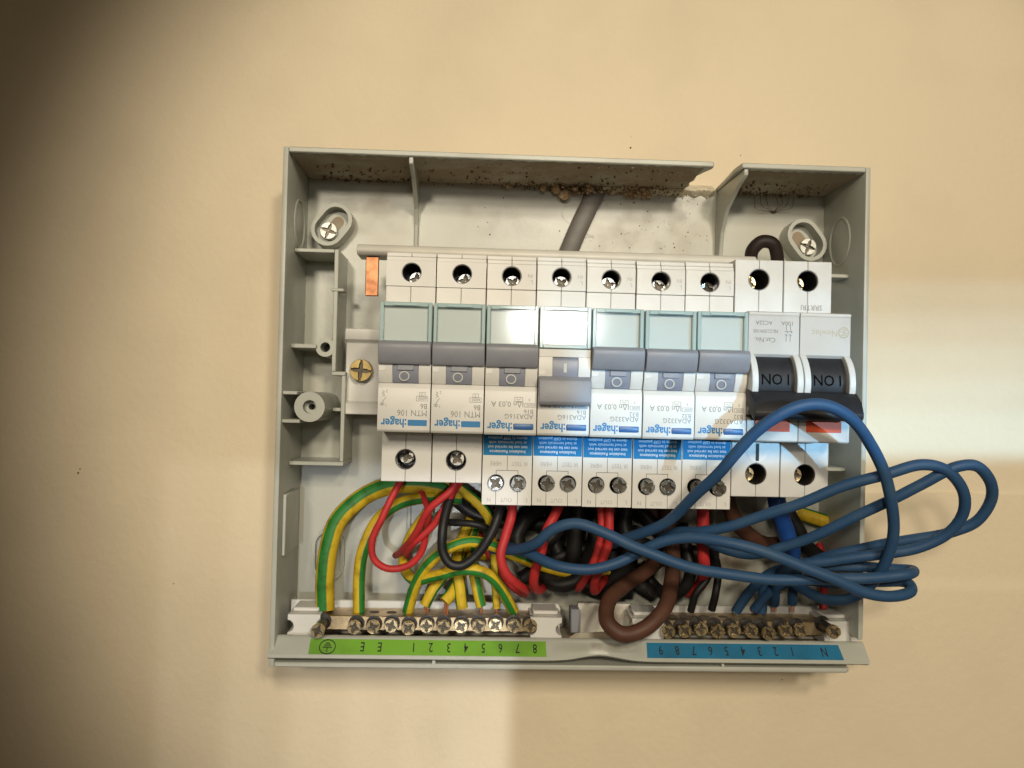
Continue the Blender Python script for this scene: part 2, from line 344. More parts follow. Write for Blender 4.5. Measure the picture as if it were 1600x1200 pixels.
# oval screw bosses
def oval(cx, cz, a, r, half, n=12):
    d = Vector((math.cos(a), math.sin(a))); pts = []
    for k in range(2 * n):
        s_ = 1 if k < n else -1; t = a - math.pi / 2 + math.pi * (k % n) / (n - 1) + (0 if k < n else math.pi)
        pts.append((cx + s_ * half * d.x + r * math.cos(t), cz + s_ * half * d.y + r * math.sin(t)))
    return pts
def boss(cx, cz, a, scx, scz, lab):
    bp('screw_boss', MB().shell(oval(cx, cz, a, 6.7, 2.6), oval(cx, cz, a, 5.2, 2.6), -0.5, 9.5), angle=30)
    bp('boss_floor', MB().prism(oval(cx, cz, a, 5.25, 2.6), -1.9, 3.2), 'grey')
    bp('screw_slot', MB().prism(oval(cx + math.cos(a) * 0.6, cz + math.sin(a) * 0.6, a, 2.3, 2.2), 3.2, 3.35), 'dirty_shaded')
    screw('fixing_screw', box, 'zincw', 3.45, 3.3, 6.4, OFF + W(scx, 0, scz), (0, 0.35, 0), 0.34, 1.2)
def screw(name, parent, mat, r, h0, h1, loc, rot, k=0.62, depth=None, shank=False):
    depth = depth or 0.42 * r
    o = part(name, screw_mb(r, h1 - 1.95 if shank else h0, h1, r * k, depth), M[mat], parent); o.location = loc; o.rotation_euler = rot
    if shank: part('shank', MB().cyl((0, 0), r * 0.80, h0, h1 - 1.9, n=16), M['recess'], o)  # dark shank colour stands for the shade behind the head
    part('drive_recess', MB().cyl((0, 0), r * 0.95, h1 - depth, h1 - depth + 0.03, n=20), M['recess'], o); return o
def screw_mb(r, h0, h1, wc, depth, slot_w=0.0, body=None):
    """pan head with a cross recess; axis along h, centred on x=z=0"""
    mb = MB(); mb.cyl((0, 0), r, h0, h1 - depth, n=24)
    sl, a = 0.085 * r, wc / 2
    for q in range(4):
        c, s_ = math.cos(q * math.pi / 2), math.sin(q * math.pi / 2); t0 = math.asin(sl / r)
        pts = [(r * math.cos(t0 + (math.pi / 2 - 2 * t0) * k / 7), r * math.sin(t0 + (math.pi / 2 - 2 * t0) * k / 7)) for k in range(8)]
        pts += [(sl, r * 0.72), (a, r * 0.60), (a * 1.15, a * 1.15), (r * 0.60, a), (r * 0.72, sl)]
        mb.prism([(p[0] * c - p[1] * s_, p[0] * s_ + p[1] * c) for p in pts], h1 - depth, h1, 'h', 0.13)
    mb.cyl((0, 0), a * 0.6, h1 - depth, h1 - depth * 0.5, n=8, r1=a * 0.25)
    return mb
boss(-97.6, 57.9, math.radians(52), -99.3, 55.9, 'left'); boss(98.3, 57.9, math.radians(128), 100.0, 55.6, 'right')
bp('moulded_slot', MB().shell(oval(-96.5, -77, math.radians(90), 6.6, 4.2), oval(-96.5, -77, math.radians(90), 5.2, 4.2), 0, 3.0), angle=30)
# left-hand guide rib with ring, pillar and tabs
G0, G1 = 0, 24
bp('guide_rib', MB().box(-93.6, -92.0, G0, G1, -2.0, 45.4, 0.2)); bp('guide_rib', MB().box(-108.9, -93.7, G0, G1, 44.0, 45.4, 0.2))
bp('guide_clip', MB().box(-94.4, -89.6, 18, G1 + 0.4, 29.0, 30.2, 0.3)); bp('guide_rib', MB().box(-93.5, -88.2, G0, G1, -3.6, -2.1, 0.2))
bp('guide_rib', MB().box(-89.6, -88.1, G0, G1, -37.0, -3.7, 0.2)); bp('guide_rib', MB().box(-108.9, -88.1, G0, G1, -38.6, -37.1, 0.2))
bp('guide_rib', MB().box(-108.9, -99.4, G0, G1 + 2, 6.6, 8.2, 0.2))
circ = lambda cx, cz, r, n=28: [(cx + r * math.cos(2 * math.pi * i / n), cz + r * math.sin(2 * math.pi * i / n)) for i in range(n)]
rg = bp('ring_boss', MB().shell(circ(-96.2, 7.2, 3.7), circ(-96.2, 7.2, 1.9), 4, G1 + 0.2), angle=30)
bp('bore', MB().cyl((-96.2, 7.2), 1.95, 5, 14, n=20), 'well')
bp('pillar', MB().shell(circ(-98.9, -15.8, 5.6), circ(-98.9, -15.8, 2.5), 0, 38.5), angle=30)
bp('pillar_core', MB().shell(circ(-98.9, -15.8, 2.55), circ(-98.9, -15.8, 1.25), 2, 34), 'grey', angle=30)
bp('pillar_bore', MB().cyl((-98.9, -15.8), 1.3, 3, 24, n=16), 'well')
bp('pillar_tab', MB().box(-108.9, -103.6, 0, 38.2, -11.4, -10.1, 0.2)); bp('pillar_tab', MB().box(-108.9, -102.4, 0, 38.2, -21.9, -20.6, 0.2))
bp('pillar_tab', MB().box(-93.3, -89.7, 0, 20, -17.6, -16.2, 0.2))
bp('wall_hook', MB().box(-108.9, -107.6, 10, 33, -72, -49, 0.3))
for z0 in (40.0, -20.2, -36.5): bp('side_tab', MB().box(97.5, 108.9, 12, 26, z0, z0 + 1.4, 0.2))
# bottom wall, sloping label lip, dark groove
bp('bottom_wall', MB().prism([(XL + .02, -1.9), (XL + .02, RH), (XR - 4, RH), (XR - 2.5, RH - 2), (XR + 0.5, -1.9)], ZB - 1.95, ZB - 0.1, 'z', 0.4))
def lip():
    q = bmesh.new(); rows = []
    xs_ = [-111.2 + i * (112.8 + 111.2) / 90 for i in range(91)]
    for x in xs_:
        k = math.exp(-((x - 11) / 9.5) ** 2) * 1.0
        inset = 1.2 if x < -110.5 else 0
        pr = [(34.0, -101.0 - inset), (35.2, -101.0 - inset), (36.2, -101.6 - inset), (41.2 - 2.5 * k, -106.4 + 1.1 * k), (41.2 - 2.5 * k, -107.5 + 1.5 * k), (39.5 - 2 * k, -108.4 + 1.5 * k), (34.0, -108.4 + k)]
        rows.append([q.verts.new(W(x, *p)) for p in pr])
    n = len(rows[0])
    for i in range(len(rows) - 1):
        for k in range(n): q.faces.new((rows[i][k], rows[i + 1][k], rows[i + 1][(k + 1) % n], rows[i][(k + 1) % n]))
    q.faces.new(rows[0]); q.faces.new(rows[-1][::-1]); bmesh.ops.recalc_face_normals(q, faces=q.faces); return q
bp('label_lip', lip(), 'grey', 35)
bp('lip_clip', MB().box(-51.2, -50.0, 34, 39.6, ZB - 0.05, -108.45)); bp('lip_clip', MB().box(57.0, 58.0, 34, 39.6, ZB - 0.05, -108.45))
bp('grime_patch', MB().prism([(-4, -105.4), (26, -105.4), (26, -100.9), (14, -99.6), (3, -100.4)], 29.45, 29.6), 'dirty_shaded')
# stickers on the sloping lip
slope = lambda z: 36.2 + (-101.6 - z) / 4.8 * 5.0
def sticker(x0, x1, mat, name, lab, skew=0):
    q = bmesh.new(); z0, z1 = -106.15, -101.75
    v = [W(x0, slope(z0) + .12, z0), W(x1 + skew, slope(z0) + .12, z0), W(x1, slope(z1) + .12, z1), W(x0 + skew, slope(z1) + .12, z1)]
    q.faces.new([q.verts.new(p) for p in v]); return bp(name, q, mat, label=lab)
gs = sticker(-96.4, -9.0, 'gsticker', 'earth_label_strip', 'green sticker numbered for the earth terminals')
ns = sticker(28.6, 102.6, 'nsticker', 'neutral_label_strip', 'blue sticker numbered for the neutral terminals', 0.5)
def lip_text(items, mat, parent, size=3.75):
    q = bmesh.new()
    for t, px in items:
        x, _ = PX(px, 1016, 39.5); text_bm(q, t, x, -102.6, size, lambda z: slope(z) + 0.2, 'CENTER', sx=0.9, bold=0.01)
    return q
q = lip_text([('E', 566), ('E', 593), ('1', 646), ('2', 673), ('3', 701), ('4', 728), ('5', 755), ('6', 782), ('7', 809), ('8', 836)], 'inkblack', gs)
xe, _ = PX(511, 1016, 39.5)
def slope_strokes(q, segs, wd):
    k = bmesh.new(); strokes(k, segs, wd, 0)
    for f in k.faces: q.faces.new([q.verts.new(Vector((v.co.x, -(slope(v.co.z / S) + 0.2) * S, v.co.z))) for v in f.verts])
    k.free()
slope_strokes(q, ring_strokes((xe, -104.0), 2.9, 2.0, 28), 0.34)
slope_strokes(q, [((xe - 1.7, -104.1), (xe + 1.7, -104.1)), ((xe - 1.2, -103.5), (xe + 1.2, -103.5)), ((xe - .75, -102.95), (xe + .75, -102.95)), ((xe, -104.1), (xe, -105.5))], 0.32)
part('lettering', q, M['inkblack'], gs)
q = lip_text([('9', 1033), ('8', 1059), ('7', 1085), ('6', 1111), ('5', 1136), ('4', 1162), ('3', 1188), ('2', 1213), ('1', 1239), ('N', 1289)], 'inkblack', ns)
part('lettering', q, M['inkblack'], ns)
bp('dirt_shade_film', dirt_shade(lambda x, z: W(x, 0.06, z), 2, 62, 48, 79, 0.26), 'dirt_shade')
bp('dirt_shade_film', dirt_shade(lambda x, z: W(x, 0.06, z), -60, 2, 55, 79, 0.15), 'dirt_shade')
bp('dirt_shade_film', dirt_shade(lambda x, z: W(x, 0.06, z), -108, -66, 55, 79, 0.25), 'dirt_shade')
bp('dirt_shade_film', dirt_shade(lambda x, z: W(x, 0.06, z), 0, 105, -92, -50, 0.75), 'dirt_shade')  # film puts dirt and the lower-right shade into the panel colour
bp('dirt_shade_film', dirt_shade(lambda x, z: W(x, slope(z) + 0.7 - 2.5 * math.exp(-((x - 11) / 9.5) ** 2) * (-101.6 - z) / 4.8, z), -8, 27.5, -105.0, -101.65, 0.7), 'dirt_shade')
bp('dirt_shade_film', dirt_shade(lambda x, z: W(x, 13.3, z), 6, 27, -104.5, -93, 1.0), 'dirt_shade')
# floor under the terminal bars and the pale carrier plates
bp('terminal_tray', MB().box(-108.9, 108.9, 0.1, 33.8, -107.5, -105.6), 'dirty_shaded')  # dusty brown paints in the shaded gap below the bars
bp('carrier_plate', MB().prism([(-108.4, -105.5), (-1.5, -105.5), (-1.5, -94.3), (-2.5, -92.6), (-108.4, -92.3)], 13.6, 15.2, 'h', 0.3), 'cream')
bp('carrier_plate', MB().prism([(27, -105.5), (107.5, -105.5), (107.5, -92.2), (27, -92.9)], 13.6, 15.2, 'h', 0.3), 'cream')
bp('carrier_link', MB().box(5.8, 27, 9, 13.2, -105.5, -92.8, 0.4), 'busbar'); bp('carrier_stop', MB().box(2.2, 5.7, 12, 20, -103, -93.6, 0.4), 'toggle')
for x0 in (-37, -28.5, -19.5): bp('carrier_window', MB().box(x0, x0 + 4.2, 15.2, 15.5, -96, -93.6), 'white')
def saddle(px0, px1, side, name='bar_saddle'):
    x0, _ = PX(px0, 975, 31); x1, _ = PX(px1, 975, 31)
    zt, zb = -94.2, -103.2; zc = (zt + zb) / 2; rr = 2.3; pts = []
    arc = [(rr * math.cos(t), rr * math.sin(t)) for t in [-math.pi / 2 + math.pi * i / 10 for i in range(11)]]
    L_ = [(x0 + max(0, a) * 1.0, zc + b_) for a, b_ in arc]; R_ = [(x1 - max(0, a), zc - b_) for a, b_ in arc]
    pts = [(x0, zb)] + (L_ if 'L' in side else []) + [(x0, zt)] + [(x1, zt)] + (R_ if 'R' in side else []) + [(x1, zb)]
    bp(name, MB().prism(pts, 15.3, 31, 'h', 0.2), 'cream')
    bp('saddle_lug', MB().box(min(x0, x1) + 1.2, max(x0, x1) - 1.2, 15.3, 27, -94.1, -92.6, 0.4), 'cream')
saddle(449, 500, 'L'); saddle(829, 878, 'RL'); saddle(988, 1038, 'L'); saddle(1288, 1343, 'R')
# faint moulded writing on the back panel
q = bmesh.new(); xa, za = PX(928, 366, 0); text_bm(q, 'MC  A/1', xa, za, 2.6, 0.08); bp('moulded_lettering', q, 'inklight')
q = bmesh.new(); xa, za = PX(893, 334, 0); strokes(q, ring_strokes((xa, za), 4.0, 4.0, 28), 0.22, 0.07); bp('moulded_circle', q, 'inklight')
# broken plaster showing in the knock-out
q = bmesh.new(); n = 64; rows = []
for i in range(n + 1):
    x = 8 + 53 * i / n; a = random.uniform(0, 1)
    rows.append([q.verts.new(W(x, hh, zz)) for hh, zz in ((-2.4, 76.2), (0.6 + 0.7 * a, 76.6 + 0.5 * math.sin(i * .9)), (3.0 + 1.6 * random.random(), 78.0 + 0.5 * random.random()), (2.0 + random.random(), 79.8), (-2.4, 82))])
for i in range(n):
    for k in range(4): q.faces.new((rows[i][k], rows[i + 1][k], rows[i + 1][k + 1], rows[i][k + 1]))
part('broken_plaster_edge', q, M['plaster'], wall, label='ragged plaster edge showing through the cut-out')

# ------------------------------------------------------------------ mounting rail
rail = empty('mounting_rail', (-82, 0, -20)); tag(rail, 'white mounting rail end left of the breakers with a large brass screw', 'rail')
def rp(name, mb, mat='cream', parent=None):
    o = part(name, mb, M[mat], rail); o.location = -W(-82, 0, -20); return o
rp('rail', MB().prism([(0.1, -17), (18, -17), (18, -18.6), (22, -18.6), (22, -14.2), (18.6, -13.4), (18.6, 10.0), (22, 10.6), (22, 15), (18, 15), (18, 13.6), (0.1, 13.6)], -89.0, 92, 'x', 0.3), 'cream')
screw('rail_screw', rail, 'oldbrass', 4.3, 18.6, 22.8, -W(-82, 0, -20) + W(-81.6, 0, -0.9), (0.02, 0.1, -0.04), 0.30, 1.3)

# ------------------------------------------------------------------ busbar
bus = empty('busbar', (-5, 36, 42)); tag(bus, 'cream comb busbar with a bare copper tooth along the breaker tops', 'busbar')
def up(name, mb, mat): 
    o = part(name, mb, M[mat], bus); o.location = -W(-5, 36, 42); return o
xb, _ = PX(1179, 395, 42)
up('insulating_cover', MB().prism([(33, 40.2), (43.5, 40.2), (45.5, 41.5), (45.5, 42.6), (44, 44.2), (33, 44.2)], -82.2, xb, 'x', 0.35), 'busbar')
up('copper_tooth', MB().box(-79.2, -74.4, 40.5, 42.0, 25.6, 40.1, 0.25), 'copper')

# ------------------------------------------------------------------ circuit breakers
PITCH = 17.8; BX0 = -70.3; HW = 8.72
def notch_half(side, z0, z1, hz, hr, hx, gap=0.06):
    """half a terminal shoulder: rectangle with a half-round hole at the middle seam, as an (x,z) outline"""
    e = hx; s_ = side
    pts = [(s_ * HW, z0), (e + s_ * gap, z0)]
    if hr:
        a0 = math.asin(gap / hr)
        arc = [(-math.pi / 2 + a0) + (math.pi - 2 * a0) * k / 14 for k in range(15)]
        pts += [(e + s_ * hr * math.cos(t), hz + hr * math.sin(t)) for t in arc]
    pts += [(e + s_ * gap, z1), (s_ * HW, z1)]
    return pts
def shoulder(mb, z0, z1, hz, hr, hx, h0, h1):
    for s_ in (-1, 1): mb.prism(notch_half(s_, z0, z1, hz, hr, hx), h0, h1, 'h', 0.16)
def well(parent, cx, cz, r, h0, h1):
    mb = MB().shell(circ(cx, cz, r + 0.05, 22), circ(cx, cz, r - 0.25, 22), h0, h1 - 0.5); mb.cyl((cx, cz), r, h0 - 1, h0, n=22)
    return part('terminal_well', mb, M['well'], parent, 30)
def dev_screw(parent, cx, cz, r, h0, h1, mat='steel', rot=0.0, tilt=(0, 0)):
    return screw('terminal_screw', parent, mat, r, 0, h1 - h0, W(cx, h0, cz), (tilt[0], rot, tilt[1]), 0.46, 1.0)
def cover(parent, x0=-HW + .1, x1=HW - .1, z0=6.2, z1=20.2, hf=73.0):
    c = part('label_card', MB().box(x0 + 1.3, x1 - 1.3, 70.6, 71.2, z0 + 1.2, z1 - 1.4), M['card'], parent)
    cv = part('clear_cover', MB().box(x0 + 1.25, x1 - 1.25, hf - 0.75, hf - 0.05, z0 + 1.15, z1 - 1.45), M['clear'], parent)
    e = MB()
    e.box(x0, x0 + 1.2, 70.2, hf, z0, z1, .15); e.box(x1 - 1.2, x1, 70.2, hf, z0, z1, .15)
    e.box(x0 + 1.25, x1 - 1.25, 70.2, hf, z0, z0 + 1.1, .15); e.box(x0 + 1.25, x1 - 1.25, 70.2, hf, z1 - 1.4, z1, .15)
    e.box(x0 + 4.2, x1 - 4.2, hf + .02, hf + .35, z1 - 1.2, z1 - .25, .1)
    part('cover_frame', e, M['clearedge'], cv)
def nose(parent, on=False):
    mb = MB()
    mb.box(-HW, HW, 34.05, 70.1, -23.2, 20.2, 0.25)
    # lower printed face with its bevel
    mb.prism([(70.1, -6.9), (71.1, -6.9), (72.0, -8.4), (72.1, -8.7), (72.1, -22.4), (71.4, -23.2), (70.1, -23.2)], -HW, HW, 'x', 0.12)
    zt = 5.9
    for x0, x1 in ((-HW, -4.05), (4.6, HW)):
        mb.prism([(70.1, -6.8), (71.0, -6.8), (72.6, -3.5), (72.9, 0), (72.4, 3.5), (71.6, zt), (70.1, zt)], x0, x1, 'x', 0.1)
    mb.box(-HW + .05, -6.4, 72.3, 72.8, -2.9, -0.6, 0.12)
    if on: mb.box(-HW, HW, 70.1, 72.6, 3.2, 5.9, 0.15)
    body = part('nose', mb, M['cream'], parent)
    rt = MB()
    rt.prism([(70.1, -6.7), (71.2, -6.7), (72.2, -4), (72.5, -1), (72.4, 2), (71.9, 3.2 if on else 5), (70.1, 3.2 if on else 5)], -4.0, 4.55, 'x', 0.1)
    r_ = part('switch_rotor', rt, M['rotor'], parent)
    q = bmesh.new()
    if on:
        strokes(q, [((0.2, -1.9), (0.2, 1.1))], 1.0, 72.62)
    else:
        strokes(q, ring_strokes((-0.1, -4.5), 1.55, 1.45, 26), 0.38, 72.75)
        for v in q.verts: v.co.y = -(72.62 - 0.09 * max(0, -(v.co.z / S) - 3.6) ** 1.6) * S - 0.00005
    part('position_mark', q, M['markc'], r_)
    if not on:
        sl = part('rotor_slot', MB().box(-2.4, 3.0, 72.3, 73.0, -2.5, -0.7, .1), M['toggle'], r_)
    t = MB()
    if on:
        t.prism([(70.2, -3.3), (74.6, -3.3), (76.2, -4.6), (76.9, -8.4), (76.9, -11.8), (76.1, -12.9), (74.8, -13.0), (73.2, -9.0), (70.2, -6.6)], -HW + .05, HW - .05, 'x', 0.35, 2)
    else:
        t.prism([(70.2, 6.0), (72.6, 7.2), (75.2, 7.0), (76.4, 6.0), (76.5, 4.5), (75.2, 0.6), (74.2, -0.6), (73.1, -0.6), (70.2, 0.3)], -HW + .05, HW - .05, 'x', 0.35, 2)
    part('toggle', t, M['toggle'], parent)
    cover(parent)
def make_mcb():
    root = empty('circuit_breaker')
    mb = MB(); mb.box(-HW, HW, 8, 34, -41.2, 39.7, 0.3)
    mb.box(-HW, -0.07, 34, 54.2, 38.35, 39.7, .12); mb.box(0.07, HW, 34, 54.2, 38.35, 39.7, .12)
    mb.box(-HW, HW, 34, 54.8, 36.9, 38.2, .12)
    for s_ in (-1, 1): mb.prism(notch_half(s_, 27.75, 36.8, 32.6, 3.55, 0.2, 0.0), 34, 55.5, 'h', 0.0)
    shoulder(mb, 20.3, 27.6, 0, 0, 0.0, 34, 55.2)
    shoulder(mb, -41.2, -23.4, -33.4, 3.6, -0.3, 34, 55.5)
    part('body', mb, M['cream'], root, 30)
    well(root, 0.2, 32.6, 3.55, 36, 55.5); well(root, -0.3, -33.4, 3.6, 40, 55.5)
    dev_screw(root, 0.3, 32.0, 2.75, 36, 48.5, rot=0.5, tilt=(0.08, 0.1)); dev_screw(root, 0.6, -33.3, 2.6, 40, 49.5, rot=0.0, tilt=(-0.05, -0.1))
    nose(root)
    q = bmesh.new(); H = 72.16
    text_bm(q, 'MTN 106', 7.8, -15.75, 2.9, H, sx=0.88); text_bm(q, 'B6', 7.8, -13.6, 2.55, H, sx=.9)
    text_bm(q, '6000', 7.6, -11.35, 1.45, H); strokes(q, rect_strokes(4.1, 7.9, -12.65, -11.1), 0.13, H)
    text_bm(q, '3', 6.3, -10.1, 1.3, H); strokes(q, rect_strokes(5.1, 7.0, -11.0, -9.8), 0.12, H)
    strokes(q, [((-7.2, -14.6), (-7.2, -13.4)), ((-7.2, -13.4), (-6.0, -11.5)), ((-7.2, -11.4), (-6.4, -10.9)), ((-6.4, -10.9), (-7.3, -10.4)), ((-7.3, -10.4), (-6.5, -9.9)), ((-6.5, -9.9), (-7.2, -9.4)), ((-8.0, -14.2), (-6.5, -14.2)), ((-8.0, -13.7), (-6.5, -13.7))], 0.17, H)
    text_bm(q, '1', -5.6, -13.9, 1.3, H); text_bm(q, '2', -5.4, -9.2, 1.3, H)
    part('printed_text', q, M['ink'], root)
    q = bmesh.new(); text_bm(q, ':hager', 1.05, -18.85, 3.95, H, bold=0.028, sx=0.88); part('printed_logo', q, M['logo'], root)
    q = bmesh.new(); q.free(); part('logo_bar', MB().box(1.4, 7.75, 72.0, 72.2, -21.0, -19.0, 0.09), M['logo'], root)
    return root
def make_rcbo(on, rating):
    root = empty('residual_current_breaker')
    ZBt = -48.6
    mb = MB(); mb.box(-HW, HW, 8, 34, ZBt, 39.7, 0.3)
    mb.box(-HW, -0.07, 34, 54.2, 38.35, 39.7, .12); mb.box(0.07, HW, 34, 54.2, 38.35, 39.7, .12)
    for a, c in ((-HW, -0.07), (0.07, HW)): mb.box(a, c, 34, 54.8, 36.9, 38.2, .12)
    shoulder(mb, 27.75, 36.8, 32.5, 3.5, 0.0, 34, 55.5); shoulder(mb, 20.3, 27.6, 0, 0, 0.0, 34, 55.2)
    # lower shoulder with two screw holes: three strips meeting at the hole centres
    SX = 3.85; SZ = -40.8; r = 3.0
    def strip(xa, xb, na, nb):
        pts = [(xa, ZBt)]
        if na: pts += [(xa + r * math.cos(t), SZ + r * math.sin(t)) for t in [-math.pi / 2 + math.pi * k / 12 for k in range(13)]]
        pts += [(xa, -23.4), (xb, -23.4)]
        if nb: pts += [(xb - r * math.cos(t), SZ + r * math.sin(t)) for t in [math.pi / 2 - math.pi * k / 12 for k in range(13)]]
        pts += [(xb, ZBt)]; mb.prism(pts[::-1], 34, 55.5, 'h', 0.0)
    strip(-HW, -SX, False, True); strip(-SX, SX, True, True); strip(SX, HW, True, False)
    part('body', mb, M['cream'], root, 30)
    q = bmesh.new(); strokes(q, [((0, -31.2), (0, -36.4)), ((-SX, -36.4), (SX, -36.4)), ((-SX, -36.4), (-SX, SZ + r)), ((SX, -36.4), (SX, SZ + r)), ((-SX, SZ - r), (-SX, ZBt)), ((SX, SZ - r), (SX, ZBt))], 0.17, 55.56)
    part('seam', q, M['seam'], root)
    well(root, 0, 32.5, 3.5, 36, 55.5); dev_screw(root, -0.3, 31.8, 2.75, 36, 48.5, rot=0.4, tilt=(0.1, 0.12))
    for sx in (-SX, SX):
        well(root, sx, SZ, r, 46, 55.5); dev_screw(root, sx - 0.25, SZ + 0.1, 2.62, 46, 57.0, rot=0.3 if sx < 0 else -0.25, tilt=(0.03, 0.05))
    nose(root, on)
    H = 72.16; q = bmesh.new(); t = '16' if rating == 16 else '32'
    text_bm(q, 'ADA3%sG' % t, 7.7, -16.15, 2.3, H, sx=.98); text_bm(q, 'B' + t, 7.7, -14.55, 2.1, H)
    if not on: text_bm(q, 'I\u0394n 0,03 A', 4.4, -12.0, 2.55, H, sx=.98)
    else: text_bm(q, 'I\u0394n 0,03 A', 4.4, -12.3, 2.3, H, sx=.98)
    text_bm(q, '6000', 7.7, -12.7, 1.2, H); text_bm(q, '3', 6.6, -10.9, 1.3, H)
    strokes(q, rect_strokes(4.7, 7.9, -13.75, -12.45) + rect_strokes(1.3, 4.0, -11.9, -10.5) + [((1.8, -10.9), (2.6, -11.5)), ((2.6, -11.5), (3.4, -10.9))], 0.13, H)
    part('printed_text', q, M['ink'], root)
    q = bmesh.new(); text_bm(q, ':hager', 0.75, -19.2, 3.9, H, bold=0.028, sx=0.88); part('printed_logo', q, M['logo'], root)
    part('test_button', MB().box(1.0, 7.8, 71.6, 72.45, -21.4, -19.3, 0.35, 2), M['button'], root)
    q = bmesh.new(); q.faces.new([q.verts.new(W(x, 55.62, z)) for x, z in ((-HW + .15, -31.1), (HW - .15, -31.1), (HW - .15, -23.5), (-HW + .15, -23.5))])
    st = part('blue_sticker', q, M['blabel'], root)
    q = bmesh.new()
    for k, s_ in enumerate(('Insulation Resistance', 'test can be carried out', 'at load terminals with', 'device in OFF position')):
        text_bm(q, s_, 0, -29.3 + 1.62 * k, 1.52, 55.70, 'CENTER', bold=0.006)
    part('printed_text', q, M['wink'], st)
    q = bmesh.new(); H = 55.58
    text_bm(q, 'IR TEST', 7.3, -33.3, 2.15, H, sx=.82); text_bm(q, 'HERE', -2.0, -33.3, 2.15, H, sx=.82)
    text_bm(q, 'N', -5.5, -46.2, 2.0, H); text_bm(q, 'OUT', 2.0, -46.2, 2.0, H); text_bm(q, 'L', 7.4, -46.2, 2.0, H)
    text_bm(q, 'IN', 7.6, 33.4, 1.9, H); text_bm(q, 'L', 7.6, 31.2, 1.9, H)
    part('embossed_text', q, M['inklight'], root)
    return root
def place(root, i, label, group=None, dz=0, dx=0, rot=0):
    root.location = W(BX0 + PITCH * (i + .5) + dx, 0, dz); root.rotation_euler = (0, rot, 0)
    tag(root, label, 'circuit breaker', group)
mcb = make_mcb(); m2 = copy_tree(mcb)
G = 'breakers clipped along the rail'
place(mcb, 0, 'B6 breaker without blue sticker at the left end, beside the brass screw', G, 0.15)
place(m2, 1, 'B6 breaker without blue sticker, second from the left end', G, 0.1)
r16 = make_rcbo(False, 16); r16on = make_rcbo(True, 16); r32 = make_rcbo(False, 32); r32b = copy_tree(r32); r32c = copy_tree(r32)
place(r16, 2, 'B16 residual current breaker with its grey toggle up, left of the lowered one', G)
place(r16on, 3, 'B16 residual current breaker with its grey toggle down covering the print', G, 0.1)
place(r32, 4, 'B32 residual current breaker directly right of the lowered toggle', G, -0.1)
place(r32b, 5, 'middle of the three B32 residual current breakers', G, -0.25, 0.1)
place(r32c, 6, 'B32 residual current breaker beside the black main switch handle', G, -0.1)
rr = random.Random(3)
for root in (mcb, m2, r16, r16on, r32, r32b, r32c):
    for c in root.children:
        if c.name.startswith('terminal_screw'): c.rotation_euler.y += rr.uniform(-1, 1); c.location += W(rr.uniform(-.35, .35), rr.uniform(-.8, .2), rr.uniform(-.2, .2))

# ------------------------------------------------------------------ main switch
sw = empty('main_switch', (BX0 + PITCH * 8, 0, 0)); tag(sw, 'double pole main switch with wide black handle and red flags at the right end', 'switch')
ZS = 41.0
mb = MB()
for k in (-1, 1):
    cx = k * PITCH / 2
    mb.box(cx - HW - .05, cx + HW + .05, 8, 34, -44.0, ZS, 0.35)
    def off(poly): return [(p[0] + cx, p[1]) for p in poly]
    for s_ in (-1, 1):
        mb.prism(off(notch_half(s_, 20.9, ZS, 33.9, 3.85, 0.0)), 34, 55.5, 'h', 0.2)
        mb.prism(off(notch_half(s_, -44.0, -23.8, -35.9, 3.85, 0.2)), 34, 55.5, 'h', 0.2)
part('body', mb, M['white'], sw, 30)
for k in (-1, 1):
    cx = k * PITCH / 2; well(sw, cx, 33.9, 3.85, 36, 55.5); well(sw, cx + .2, -35.9, 3.85, 36, 55.5)
    dev_screw(sw, cx - 1.2, 33.6, 2.8, 36, 50, 'brass', rot=0.4, tilt=(0.03, -0.06)); dev_screw(sw, cx - 0.6, -36.4, 2.8, 36, 49, 'brass', rot=0.2, tilt=(0.0, -0.05))
mb = MB()
for k in (-1, 1):
    cx = k * PITCH / 2; a, c = cx - HW - .02, cx + HW + .02
    mb.prism([(34.05, 20.8), (71.2, 20.8), (72.3, 20.4), (72.3, 19.5), (72.0, 19.3), (72.0, 6.2), (66.0, 3.0), (60, -8), (66, -15.2), (72.2, -15.9), (72.2, -23.0), (71.4, -23.6), (34.05, -23.6)], a, c, 'x', 0.12)
    for xa, xc in ((a, a + 2.2), (c - 2.2, c)):
        arc = [(63 + 14.2 * math.cos(t), -3.6 + 12.5 * math.sin(t)) for t in [math.radians(d) for d in range(50, -63, -8)]]
        mb.prism([(66, 6.1)] + [(71.9, 6.1)] + arc + [(66, -14)], xa, xc, 'x', 0.22)
part('nose', mb, M['white'], sw, 35)
dr = MB()
for k in (-1, 1):
    cx = k * PITCH / 2
    arc = [(63 + 11.6 * math.cos(t), -3.6 + 11.6 * math.sin(t)) for t in [math.radians(d) for d in range(52, -66, -7)]]
    dr.prism([(60, 3.5)] + arc + [(60, -13)], cx - HW + 2.35, cx + HW - 2.35, 'x', 0.1)
handle = MB()
handle.prism([(72.0, -5.8), (76.8, -6.6), (80.6, -9.6), (82.4, -13.4), (82.2, -15.0), (80.8, -16.0), (78.6, -15.4), (74.6, -12.2), (72.0, -11.0)], -PITCH - 0.4, PITCH + 0.4, 'x', 0.45, 2)
hd = part('handle', handle, M['black'], sw, 35); part('drum', dr, M['black'], hd, 35)
drum_h = lambda z: 63 + math.sqrt(max(0.1, 11.6 ** 2 - (z + 3.6) ** 2)) + 0.12
